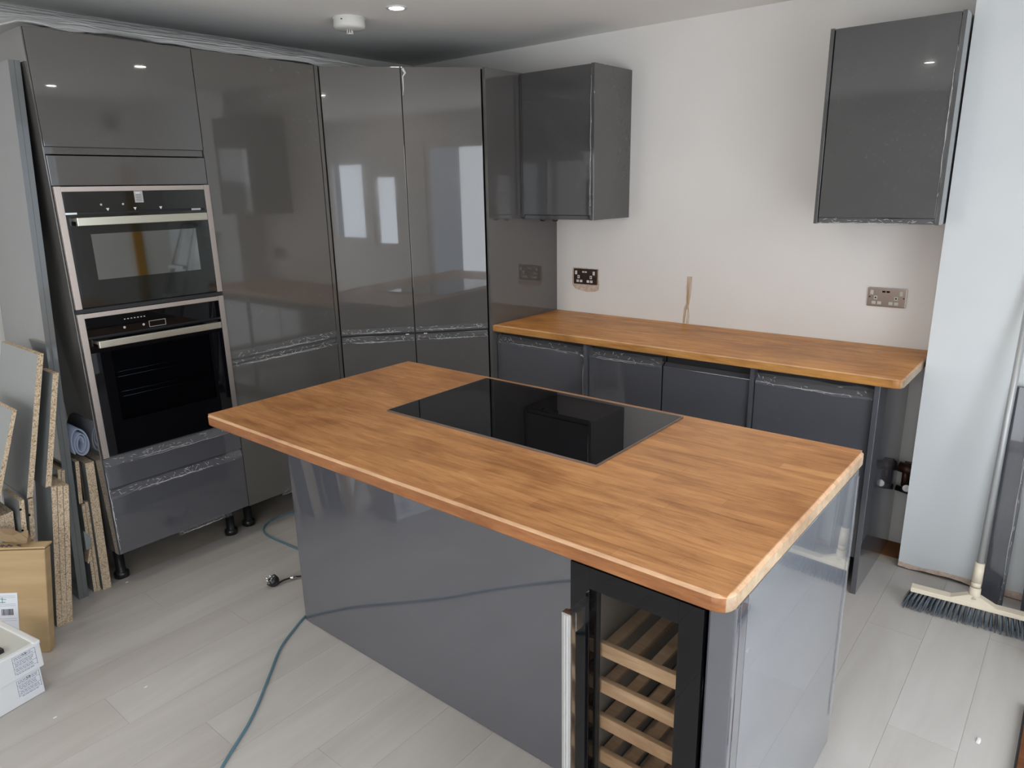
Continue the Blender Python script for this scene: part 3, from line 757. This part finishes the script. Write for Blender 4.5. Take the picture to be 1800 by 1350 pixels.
# ------------------------------------------------------------------ ceiling fittings
def downlight(x, y, label):
    t = thing('downlight', label, 'ceiling light', (x, y, HC), 'ceiling downlights')
    bm = NB()
    n = 32; prof = [(.045, 0), (.044, -.004), (.034, -.005), (.031, -.001)]
    rings = [[bm.verts.new((x + r * math.cos(2 * math.pi * i / n), y + r * math.sin(2 * math.pi * i / n), HC + z)) for i in range(n)] for r, z in prof]
    for k in range(3):
        for i in range(n):
            f = bm.faces.new((rings[k][i], rings[k][(i + 1) % n], rings[k + 1][(i + 1) % n], rings[k + 1][i])); f.smooth = True
    obj('bezel', bm, 'white_plastic', t)
    bm = NB(); cyl(bm, (x, y, HC - .0005), (x, y, HC - .003), .030, n=24); obj('lamp', bm, 'lamp_glow', t)
    l = bpy.data.lights.new('downlight_beam', 'SPOT'); l.energy = 7; l.spot_size = math.radians(95); l.spot_blend = .8; l.color = (1, .90, .76); l.shadow_soft_size = .03
    lo_ = bpy.data.objects.new('downlight_beam', l); COL.objects.link(lo_); lo_.location = (0, 0, -.02); lo_.parent = t
downlight(-.052, -1.098, 'round white downlight lit beside the smoke alarm')
downlight(1.19, -1.20, 'lit ceiling downlight above the island')
downlight(2.39, -1.28, 'lit ceiling downlight near the right wall')
downlight(1.36, -3.07, 'lit ceiling downlight above the camera')
downlight(-.05, -3.07, 'lit ceiling downlight over the leaning boards')
t = thing('smoke_alarm', 'round white smoke alarm on the ceiling above the tall units', 'smoke alarm', (-.347, -1.12, HC))
bm = NB(); lathe(bm, (-.347, -1.12, HC), [(.074, -.0005), (.074, -.006), (.070, -.008), (.070, -.038), (.063, -.047), (.035, -.050), (.001, -.050)], 40); obj('body', bm, 'detector_white', t)
bm = NB(); lathe(bm, (-.347, -1.12, HC), [(.0165, -.0655), (.0165, -.068), (.001, -.069)], 20)
for k in range(8):
    a = k * math.pi / 4; cyl(bm, (-.347 + .0125 * math.cos(a), -1.12 + .0125 * math.sin(a), HC - .050), (-.347 + .0125 * math.cos(a), -1.12 + .0125 * math.sin(a), HC - .066), .0020, n=6)
obj('sensor_cage', bm, 'white_plastic', t)
bm = NB(); cyl(bm, (-.318, -1.182, HC - .018), (-.316, -1.190, HC - .018), .0022, n=8); obj('indicator', bm, 'print_dark', t)
# ------------------------------------------------------------------ boards leaning at the left
def board(label, b, tp, th, w, mats=('chipboard', 'melamine_grey'), wdy=0.0, group=None, name='board', parts=None, wtop=None, tag_=True):
    """front right edge from b to tp; thickness th towards -y; width w towards -x. edges chipboard, faces melamine"""
    b = Vector(b); tp = Vector(tp); wt = w if wtop is None else wtop
    P = [b, b + Vector((0, -th, 0)), b + Vector((-w, -th + wdy, 0)), b + Vector((-w, wdy, 0)),
         tp, tp + Vector((0, -th, 0)), tp + Vector((-wt, -th + wdy, 0)), tp + Vector((-wt, wdy, 0))]
    # faces: bottom, top, front edge(0-1), left face(1-2) -Y, back edge(2-3), right face (3-0) +Y
    bm = NB(); hexa(bm, P, side_mi=[0, 0, 0, 1, 0, 1])
    o = obj(name, bm, list(mats))
    if tag_: tag(o, label, 'board', group)
    return o
gb = ('gloss_board', 'gloss_board')
for k, (d, lab) in enumerate(((0, 'tall grey gloss panel leaning on the oven unit, nearer the ovens'), (.0185, 'tall grey gloss panel leaning on the oven unit, nearer the chipboards'))):
    board(lab, (-.612, -2.507 - d, 0), (-.572, -2.4005 - d, 2.075), .0178, .47, gb, group='tall grey panels leaning on the oven unit', name='board')
board('thick chipboard upright in front of the ovens, right of the tall panels', (-.612, -2.416, 0), (-.600, -2.3975, .572), .033, .30)
board('thin chipboard strip second from the thick upright one', (-.622, -2.4555, 0), (-.622, -2.4385, .402), .0125, .30, group='thin chipboard strips right of the tall panels')
board('thin chipboard strip beside the tall grey panels', (-.624, -2.4690, 0), (-.624, -2.4520, .396), .012, .30, group='thin chipboard strips right of the tall panels')
board('short chipboard piece standing on the two thin strips', (-.622, -2.4580, .404), (-.615, -2.4460, .585), .014, .25)
board('dark brown faced board between the short and the thick chipboard', (-.640, -2.4405, .404), (-.635, -2.4360, .568), .0050, .24, ('melamine_brown', 'melamine_brown'))
G3 = 'three chipboards stacked upright behind the cardboard box'
for k, lab in enumerate(('right one of three upright chipboards behind the cardboard box', 'middle one of three upright chipboards behind the cardboard box', 'left one of three upright chipboards, showing its grey face')):
    d = .0188 * k
    board(lab, (-.470, -2.620 - d, 0), (-.470 - .004 * k, -2.541 - d, .552 + .003 * k), .0182, .168, group=G3)
board('tall chipboard offcut with grey face, tallest of the pile', (-.500, -2.655, .536), (-.500, -2.527, 1.060), .0195, .40)
board('chipboard with two dowel holes under the tallest offcut', (-.500, -2.716, 0), (-.500, -2.656, .531), .0165, .30)
board('narrow chipboard offcut standing on the three upright chipboards', (-.490, -2.592, .560), (-.490, -2.494, .982), .0195, .128)
o4 = board('thin grey chipboard leaning at the far left of the pile', (-.450, -2.790, .512), (-.450, -2.659, .886), .0145, .40)
board('chipboard with dowel holes left of the tallest offcut', (-.450, -2.750, 0), (-.450, -2.696, .552), .0158, .176)
for k, lab in enumerate(('right one of three thin chipboards behind the box flap', 'middle one of three thin chipboards behind the box flap', 'left one of three thin chipboards behind the box flap')):
    board(lab, (-.500, -2.766 - k * .0148, 0), (-.494, -2.7265 - k * .0148, .506 - k * .002), .0142, .165, group='three thin chipboards behind the box flap')
board('small thin chipboard nearest the tall panels, behind the stack', (-.575, -2.5900, 0), (-.575, -2.5130, .578), .0115, .25)
board('small thin chipboard second from the tall panels, behind the stack', (-.575, -2.6022, 0), (-.575, -2.5252, .585), .0115, .25)
# dowel holes
def holes(pts, x, par):
    for y, z in pts:
        bm = NB(); cyl(bm, (x, y, z), (x + .0012, y, z), .0042, n=12); obj('dowel_hole', bm, 'void_black', par)
bl = [o for o in COL.objects if o.get('label', '').startswith('chipboard with')]
holes([(-2.678, .47), (-2.694, .33)], -.5000, [o for o in bl if 'two dowel' in o['label']][0])
holes([(-2.713, .52), (-2.721, .44)], -.4500, [o for o in bl if 'left of' in o['label']][0])
# bent grey offcut and pale sliver between panels and chipboard
bm = NB()
hexa(bm, [(-.600, -2.474, .205), (-.600, -2.486, .210), (-.640, -2.486, .210), (-.640, -2.474, .205),
          (-.588, -2.462, .255), (-.588, -2.486, .300), (-.640, -2.486, .300), (-.640, -2.462, .255)])
o = obj('wedge_offcut', bm, 'melamine_grey'); tag(o, 'small bent grey offcut wedged beside the tall panels', 'offcut')
bm = NB()
hexa(bm, [(-.602, -2.486, .145), (-.602, -2.490, .150), (-.640, -2.490, .150), (-.640, -2.486, .145),
          (-.594, -2.468, .205), (-.594, -2.476, .210), (-.640, -2.476, .210), (-.640, -2.468, .205)])
o = obj('wedge_offcut', bm, 'chipboard'); tag(o, 'pale chipboard sliver under the bent grey offcut', 'offcut')
# rolled foam
bm = NB()
pts = []
for i in range(60):
    a = i / 59 * 5.2 * math.pi; r = .010 + .024 * (i / 59)
    pts.append((-2.428 + r * math.cos(a) * .95, .655 + r * math.sin(a) * 2.1 + .006 * math.sin(a * 1.3)))
n = len(pts)
for xx in (0,):
    fr = []; bk = []
    for i, (y, z) in enumerate(pts):
        j = max(i - 1, 0); k = min(i + 1, n - 1); d = Vector((pts[k][0] - pts[j][0], pts[k][1] - pts[j][1])).normalized(); nn = Vector((-d.y, d.x)) * .0022
        x_ = -.607 + .005 * math.sin(i * .3)
        fr.append((bm.verts.new((x_, y + nn.x, z + nn.y)), bm.verts.new((x_, y - nn.x, z - nn.y))))
        bk.append((bm.verts.new((-.86, y + nn.x, z + nn.y)), bm.verts.new((-.86, y - nn.x, z - nn.y))))
    for i in range(n - 1):
        bm.faces.new((fr[i][0], fr[i + 1][0], fr[i + 1][1], fr[i][1])); bm.faces.new((bk[i][0], bk[i][1], bk[i + 1][1], bk[i + 1][0]))
        f = bm.faces.new((fr[i][0], bk[i][0], bk[i + 1][0], fr[i + 1][0])); f.smooth = True
        f = bm.faces.new((fr[i][1], fr[i + 1][1], bk[i + 1][1], bk[i][1])); f.smooth = True
o = obj('foam_roll', bm, 'foam_blue'); tag(o, 'rolled pale blue foam sheet tucked between tall panels and ovens', 'foam roll')

# ------------------------------------------------------------------ cardboard box
U_ = Vector((-.75, -.66, 0)).normalized(); V_ = Vector((-.66, .75, 0)).normalized()
C0 = Vector((-.316, -2.752, 0)); lean = Vector((-.004, .052, .395)); Wd = .42; Th = .036
t = thing('cardboard_box', 'flat brown cardboard box with shipping label standing before the boards', 'box', C0)
def P(u, v, s): return C0 + U_ * u + V_ * v + lean * s
bm = NB(); e = .003
hexa(bm, [P(0, 0, 0), P(Wd, 0, 0), P(Wd, Th, 0), P(0, Th, 0), P(0, 0, 1), P(Wd, 0, 1), P(Wd, Th, 1), P(0, Th, 1)])
bmesh.ops.bevel(bm, geom=bm.edges[:], offset=.004, segments=2, profile=.6, affect='EDGES')
obj('carton', bm, 'cardboard', t)
bm = NB(); hexa(bm, [P(0, .002, 1.012), P(Wd, .002, 1.012), P(Wd, Th + .004, 1.012), P(-.002, Th + .004, 1.012), P(0, .004, 1.025), P(Wd, .004, 1.025), P(Wd, Th + .004, 1.032), P(-.004, Th + .006, 1.032)])
fl = obj('top_flap', bm, 'cardboard', t)
def deco(poly, off, mt, par, name, label=None):
    bm = NB(); nrm = -V_
    a = [bm.verts.new(P(u, 0, s) + nrm * off) for u, s in poly]; b = [bm.verts.new(P(u, 0, s) + nrm * (off - .0006)) for u, s in poly]
    bm.faces.new(a); bm.faces.new(b[::-1]); k = len(poly)
    for i in range(k): bm.faces.new((a[i], a[(i + 1) % k], b[(i + 1) % k], b[i]))
    return obj(name, bm, mt, par, label)
lab = deco([(.105, .17), (.32, .17), (.32, .60), (.105, .60)], .0008, 'paper_white', t, 'shipping_label', 'white shipping label with barcode')
u = .122
for k in range(14):
    w_ = random.choice((.0012, .002, .003)); deco([(u, .385), (u + w_, .385), (u + w_, .445), (u, .445)], .0013, 'print_dark', lab, 'barcode_bar'); u += w_ + random.choice((.0012, .0022))
for s in (.57, .555, .49, .475, .35, .33): deco([(.112, s), (.19, s), (.19, s + .004), (.112, s + .004)], .0013, 'print_grey', lab, 'print_line')
deco([(.158, .505), (.160, .505), (.160, .56), (.158, .56)], .0014, 'print_green', lab, 'green_cross'); deco([(.145, .535), (.182, .548), (.182, .552), (.145, .539)], .0014, 'print_green', lab, 'green_cross')
deco([(.148, .508), (.172, .508), (.172, .513), (.148, .513)], .0014, 'print_green', lab, 'green_cross')
def deco_t(poly, mt, name):
    bm = NB(); a = [bm.verts.new(P(u, v, 1.0255 + .007 * v / Th) + Vector((0, 0, .0007))) for u, v in poly]; b = [bm.verts.new(x.co - Vector((0, 0, .0012))) for x in a]
    bm.faces.new(a); bm.faces.new(b[::-1]); k = len(poly)
    for i in range(k): bm.faces.new((a[i], a[(i + 1) % k], b[(i + 1) % k], b[i]))
    return obj(name, bm, mt, fl)
deco_t([(.090, .010), (.112, .019), (.092, .030), (.092, .026), (.102, .019), (.090, .014)], 'print_dark', 'arrow_mark')
for k in range(6): deco_t([(.122 + k * .008, .010 + .004 * (k % 2)), (.126 + k * .008, .010 + .004 * (k % 2)), (.126 + k * .008, .018 + .004 * (k % 3)), (.122 + k * .008, .018 + .004 * (k % 3))], 'print_dark', 'print_mark')
# crumpled packing paper behind the box
bm = NB(); g = []
for i in range(13):
    row = []
    for j in range(9):
        u = .06 + .30 * i / 12; v = .004 + .030 * j / 8
        p = P(u, v, 1.02) + Vector((0, 0, .045 + .055 * (i / 12) + .045 * noise.noise(Vector((i * .55, j * .5, 1))) - .05 * abs(j / 8 - .5))) + Vector((.02 * noise.noise(Vector((i * .6, j, 3))), 0, 0))
        row.append(bm.verts.new(p))
    g.append(row)
for i in range(12):
    for j in range(8): bm.faces.new((g[i][j], g[i + 1][j], g[i + 1][j + 1], g[i][j + 1]))
bmesh.ops.solidify(bm, geom=bm.faces[:], thickness=.0015)
o = obj('packing_paper', bm, 'kraft_paper'); tag(o, 'crumpled brown packing paper on top of the cardboard box', 'paper')

# ------------------------------------------------------------------ white box with two labels
F_ = Vector((.18, -.984, 0)).normalized(); D_ = Vector((-.984, -.18, 0)).normalized()
W0 = Vector((-.089, -2.841, 0))
t = thing('white_box', 'white carton with printed labels on the floor at the lower left', 'box', W0)
def Q(f, d, z): return W0 + F_ * f + D_ * d + Vector((0, 0, z))
def qbox(f0, f1, d0, d1, z0, z1, bev=.002):
    bm = NB(); hexa(bm, [Q(f0, d0, z0), Q(f1, d0, z0), Q(f1, d1, z0), Q(f0, d1, z0), Q(f0, d0, z1), Q(f1, d0, z1), Q(f1, d1, z1), Q(f0, d1, z1)])
    if bev: bmesh.ops.bevel(bm, geom=bm.edges[:], offset=bev, segments=2, profile=.6, affect='EDGES')
    return bm
obj('base_tray', qbox(0, .40, .003, .27, .001, .120), 'box_white', t)
lid = obj('lid', qbox(-.012, .412, -.004, .275, .098, .189, .004), ['box_white'], t)
obj('lid_tab', qbox(-.016, .006, -.002, .24, .180, .194, .005), 'box_white', lid)
obj('lid_top', qbox(.004, .405, .012, .262, .1895, .1905, 0), 'box_top', lid)
obj('black_insert', qbox(.075, .115, .035, .085, .1908, .204, .001), 'black_plastic', t, 'black foam block on the lid')
def wdeco(f0, f1, z0, z1, off, mt, par, name, sk=0):
    bm = NB(); a = [bm.verts.new(Q(f, -off, z)) for f, z in ((f0, z0), (f1, z0 + sk), (f1, z1 + sk), (f0, z1))]; b = [bm.verts.new(v.co + D_ * .0004) for v in a]
    bm.faces.new(a); bm.faces.new(b[::-1])
    for i in range(4): bm.faces.new((a[i], a[(i + 1) % 4], b[(i + 1) % 4], b[i]))
    return obj(name, bm, mt, par)
def ce_label(z0, z1, off, par):
    base = wdeco(.004, .078, z0, z1, off, 'paper_white', par, 'product_label'); base['label'] = 'printed product label with CE mark'
    for a in (.006, .0755): wdeco(a, a + .0008, z0 + .012, z1 - .004, off + .0004, 'print_dark', base, 'label_frame')
    rnd = random.Random(int(z0 * 1000)); n = 12
    for k in range(n):
        z = z1 - .005 - k * (z1 - z0 - .010) / n
        if k in (0, 3, 7, 10): wdeco(.006, .076, z, z + .0007, off + .0004, 'print_dark', base, 'label_rule')
        else:
            f = .010 + rnd.random() * .01
            while f < .068:
                l = rnd.uniform(.004, .012); wdeco(f, min(f + l, .072), z, z + .0016, off + .0004, 'print_dark', base, 'print_word'); f += l + .0018
    cu = bpy.data.curves.new('ce_mark', 'FONT'); cu.body = 'CE'; cu.size = .011; cu.extrude = .0002; cu.materials.append(M['print_dark'])
    o = bpy.data.objects.new('ce_mark', cu); COL.objects.link(o); o.parent = base
    p = Q(.046, -(off + .0006), z1 - .0115) - W0
    # text runs towards -F (left to right when seen from +X side)
    X = -F_; Z = Vector((0, 0, 1)); N = X.cross(Z)
    me = bpy.data.meshes.new_from_object(o); bpy.data.objects.remove(o)
    o = bpy.data.objects.new('ce_mark', me); COL.objects.link(o); o.parent = base
    o.matrix_local = Matrix.Translation(p) @ Matrix((X, Z, X.cross(Z))).transposed().to_4x4()
ce_label(.105, .184, .0045, lid)
ce_label(.018, .094, -.0025, t)

# ------------------------------------------------------------------ cable and plug
t = thing('extension_cable', 'blue-grey extension cable snaking over the floor to the island', 'cable', (.5, -2.4, 0))
z = .0048
pts = smooth_path([(p[0], p[1], z) for p in ((1.35, -3.25), (1.12, -3.08), (.918, -2.905), (.715, -2.665), (.590, -2.485), (.455, -2.335), (.345, -2.215), (.268, -2.085), (.236, -2.02), (.16, -1.90), (.02, -1.78), (-.12, -1.742), (-.26, -1.737), (-.389, -1.744), (-.500, -1.742), (-.575, -1.705), (-.612, -1.632), (-.612, -1.56), (-.585, -1.515), (-.48, -1.47), (-.30, -1.47), (-.05, -1.53), (.12, -1.62), (.19, -1.72))], 7)
bm = NB(); tube(bm, pts, .0045, 8); obj('cord', bm, 'cable_blue', t)
t = thing('mains_plug', 'black three-pin mains plug lying on the floor left of the island', 'plug', (-.06, -1.987, 0))
pc = Vector((-.062, -1.985, .024)); ax = Vector((-.35, -.62, .72)).normalized(); sx = ax.cross(Vector((0, 0, 1))).normalized(); sy = sx.cross(ax)
bm = NB(); cyl(bm, pc - ax * .012, pc + ax * .008, .024, .026, 20); cyl(bm, pc - ax * .022, pc - ax * .012, .016, .024, 20); obj('plug_body', bm, 'black_plastic', t)
for a, b in ((0, .011), (-.011, -.008), (.011, -.008)):
    c = pc + sx * a + sy * b; bm = NB(); cyl(bm, c + ax * .008, c + ax * .028, .0032, n=8); obj('pin', bm, 'chrome', t)
bm = NB()
for a in (0, math.pi / 2, math.pi / 4): tube(bm, [pc + ax * .0085 + (sx * math.cos(a) + sy * math.sin(a)) * .022, pc + ax * .0085 - (sx * math.cos(a) + sy * math.sin(a)) * .022], .0012, 6)
obj('moulded_rib', bm, 'print_grey', t)
bm = NB(); q = smooth_path([pc + sx * .0 - sy * .02 + Vector((.02, .02, -.004)), (-.045, -1.945, .012), (-.03, -1.90, .012), (-.008, -1.865, .007), (.06, -1.83, .005), (.13, -1.80, .005)], 6); tube(bm, q, .0036, 8); obj('lead', bm, 'black_plastic', t)
bm = NB(); cyl(bm, (-.036, -1.918, .013), (-.026, -1.893, .013), .008, n=10); obj('cable_tag', bm, 'chrome', t)

# ------------------------------------------------------------------ broom
t = thing('broom', 'broom with cream head and grey pole leaning on the pillar', 'broom', (2.26, -.48, 0))
ha = Vector((2.075, -.515, .072)); hb = Vector((2.545, -.478, .072)); hd_ = (hb - ha).normalized(); hn = Vector((-hd_.y, hd_.x, 0))
bm = NB()
hexa(bm, [ha - hn * .022 - Vector((0, 0, .008)), hb - hn * .022 - Vector((0, 0, .008)), hb + hn * .022 - Vector((0, 0, .008)), ha + hn * .022 - Vector((0, 0, .008)),
          ha - hn * .020 + Vector((0, 0, .010)), hb - hn * .020 + Vector((0, 0, .010)), hb + hn * .020 + Vector((0, 0, .010)), ha + hn * .020 + Vector((0, 0, .010))])
bmesh.ops.bevel(bm, geom=bm.edges[:], offset=.003, segments=2, profile=.6, affect='EDGES')
obj('head', bm, 'cream_plastic', t)
hc = ha + hd_ * .205 + Vector((0, 0, .008)); top = Vector((2.278, -.2475, 1.300)); pd = (top - hc).normalized()
bm = NB()
hexa(bm, [hc - hd_ * .075 - hn * .016 + Vector((0, 0, .001)), hc + hd_ * .075 - hn * .016 + Vector((0, 0, .001)), hc + hd_ * .075 + hn * .016 + Vector((0, 0, .001)), hc - hd_ * .075 + hn * .016 + Vector((0, 0, .001)),
          hc - hd_ * .020 - hn * .014 + Vector((0, 0, .028)), hc + hd_ * .020 - hn * .014 + Vector((0, 0, .028)), hc + hd_ * .020 + hn * .014 + Vector((0, 0, .028)), hc - hd_ * .020 + hn * .014 + Vector((0, 0, .028))])
cyl(bm, hc + pd * .012, hc + pd * .055, .020, .0185, 20); cyl(bm, hc + pd * .057, hc + pd * .075, .0160, .0165, 20); cyl(bm, hc + pd * .075, hc + pd * .150, .0175, .0160, 20)
obj('socket', bm, 'cream_plastic', t)
bm = NB(); cyl(bm, hc + pd * .150, top, .0115, .0115, 20); obj('pole', bm, 'grey_pole', t)
bm = NB(); rnd = random.Random(5); nb = 31; L = (hb - ha).length
for k in range(nb):
    for r_ in range(4):
        u = (k + .5) / nb * L; v = (-.016, -.006, .006, .016)[r_]
        c = ha + hd_ * u + hn * v - Vector((0, 0, .008)); ex = (k / (nb - 1) - .5) * .05
        for q in range(7):
            off = Vector((rnd.uniform(-.0022, .0022), rnd.uniform(-.0022, .0022), 0))
            base = c + off
            tip = Vector((base.x, base.y, 0)) + hd_ * (ex + rnd.uniform(-.006, .006)) + hn * (v * 1.1 - .012 + rnd.uniform(-.006, .006)) + Vector((0, 0, rnd.uniform(.0005, .006)))
            midp = (base + tip) / 2 + Vector((0, 0, .004)) + hn * v * .15
            w1 = .0011
            ring = []
            for p, ww in ((base, w1), (midp, w1 * 1.4), (tip, w1 * .8)):
                ring.append([bm.verts.new(p + Vector((ww, 0, 0))), bm.verts.new(p + Vector((-ww * .5, ww, 0))), bm.verts.new(p + Vector((-ww * .5, -ww, 0)))])
            for a, b in zip(ring, ring[1:]):
                for i in range(3):
                    f = bm.faces.new((a[i], a[(i + 1) % 3], b[(i + 1) % 3], b[i])); f.material_index = 1 if q % 3 == 0 else 0
o = obj('bristles', bm, ['bristle', 'bristle_light'], t, recalc=False); o['kind'] = 'stuff'

# ------------------------------------------------------------------ dark offcut panels leaning on the pillar
def lean_panel(label, xb, xt, yb_, yt, zt, w_):
    bm = NB(); th = .018
    hexa(bm, [(xb, yb_, 0), (xb + w_, yb_, 0), (xb + w_, yb_ + th, 0), (xb, yb_ + th, 0), (xt, yt, zt), (xt + w_, yt, zt), (xt + w_, yt + th, zt), (xt, yt + th, zt)])
    bmesh.ops.bevel(bm, geom=bm.edges[:], offset=.002, segments=2, profile=.6, affect='EDGES')
    o = obj('offcut_panel', bm, 'gloss_offcut'); tag(o, label, 'panel', 'dark gloss offcuts leaning on the pillar')
    return o
o = lean_panel('dark gloss offcut panel leaning behind the broom pole', 2.290, 2.283, -.340, -.262, .866, .074)
film(o, (2.352, -.3405, .02), (2.345, -.2650, .85), (.008, 0, 0), (0, -1, 0), 71, glints=2, amp=.001)
lean_panel('dark gloss offcut panel at the right edge behind the broom', 2.422, 2.405, -.360, -.262, .866, .12)

# waste pipe and valve behind the end panel
t = thing('waste_pipe', 'dark waste pipe stub with valve on the wall beside the end panel', 'pipe', (1.935, -.03, .33))
bm = NB(); cyl(bm, (1.898, -.045, .385), (1.972, -.045, .372), .022, n=18); cyl(bm, (1.930, -.045, .38), (1.930, -.045, .30), .014, n=14); obj('pipe', bm, 'pipe_copper', t)
bm = NB(); cyl(bm, (1.898, -.050, .285), (1.972, -.050, .275), .013, n=14); obj('lower_pipe', bm, 'black_plastic', t)
bm = NB(); cyl(bm, (1.945, -.075, .30), (1.945, -.040, .30), .016, n=16); obj('valve', bm, 'chrome', t)
bx('clip', (1.915, 1.955, -.030, -.001, .28, .40), 'black_plastic', t, .003)

# brown board lying on the floor at the right edge
t = thing('timber_board', 'reddish brown timber board with dark edge on the floor, right edge', 'board', (2.54, -1.5, 0))
bx('plank_body', (2.4895, 2.612, -2.05, -.93, .0005, .020), 'brown_timber', t, .002)
bx('dark_edging', (2.484, 2.4893, -2.05, -.93, .0005, .020), 'black_plastic', t, .001)

# plaster crumbs
for (x, y, s, lab) in ((2.392, -1.185, .010, 'white curled plaster chip on the floor right of the island'), (.16, -2.62, .004, 'tiny white crumb on the floor left of the cable'), (.075, -2.87, .004, 'tiny pale crumb near the white box'), (-.595, -2.36, .004, 'tiny white crumb under the oven unit')):
    bm = NB(); bmesh.ops.create_icosphere(bm, subdivisions=2, radius=s)
    for v in bm.verts: v.co = Vector((v.co.x * .6, v.co.y * 1.6, max(0, v.co.z * .5) )) * (1 + .3 * noise.noise(v.co * 300)) + Vector((x, y, .0004))
    o = obj('plaster_chip', bm, 'print_white'); tag(o, lab, 'crumb')

# ------------------------------------------------------------------ things the gloss doors reflect, beyond the right edge
t = thing('step_ladder', 'folded black and silver step ladder leaning on the pillar wall', 'ladder', (2.7, -.6, 0))
def rail(xb, xt):
    bm = NB(); a = Vector((xb, -.735, 0)); b = Vector((xt, -.275, 1.34))
    hexa(bm, [a + Vector(q) for q in ((-.014, -.016, 0), (.014, -.016, 0), (.014, .016, 0), (-.014, .016, 0))] + [b + Vector(q) for q in ((-.014, -.016, 0), (.014, -.016, 0), (.014, .016, 0), (-.014, .016, 0))], side_mi=[0, 0, 1, 0, 1, 1])
    return obj('rail', bm, ['black_plastic', 'aluminium'], t)
rail(2.55, 2.60); rail(3.00, 2.81)
bm = NB(); tube(bm, smooth_path([(2.60, -.275, 1.33), (2.61, -.268, 1.365), (2.80, -.268, 1.365), (2.81, -.275, 1.33)], 5), .013, 8); obj('top_hoop', bm, 'black_plastic', t)
for zz in (.25, .50, .75, 1.0):
    f = zz / 1.34; yy = -.735 + .46 * f
    bx('tread', (2.56 + .05 * f, 2.99 - .19 * f, yy - .05, yy + .03, zz - .012, zz + .012), 'print_grey', t, .002)
bm = NB(); abox(bm, 3.168, 3.195, -.56, -.485, .01, 1.86, bev=.003)
o = obj('spirit_level', bm, 'yellow_paint'); tag(o, 'long yellow spirit level standing against the right wall', 'level')
t = thing('extractor_vent', 'dark square extractor vent high on the right wall', 'vent', (XR, -.59, 2.22))
bx('cover', (XR - .02, XR - .0005, -.67, -.51, 2.13, 2.30), 'print_grey', t, .004)
bm = NB(); cyl(bm, (XR - .026, -.59, 2.215), (XR - .0205, -.59, 2.215), .055, n=24); obj('grille', bm, 'carcass_grey', t)
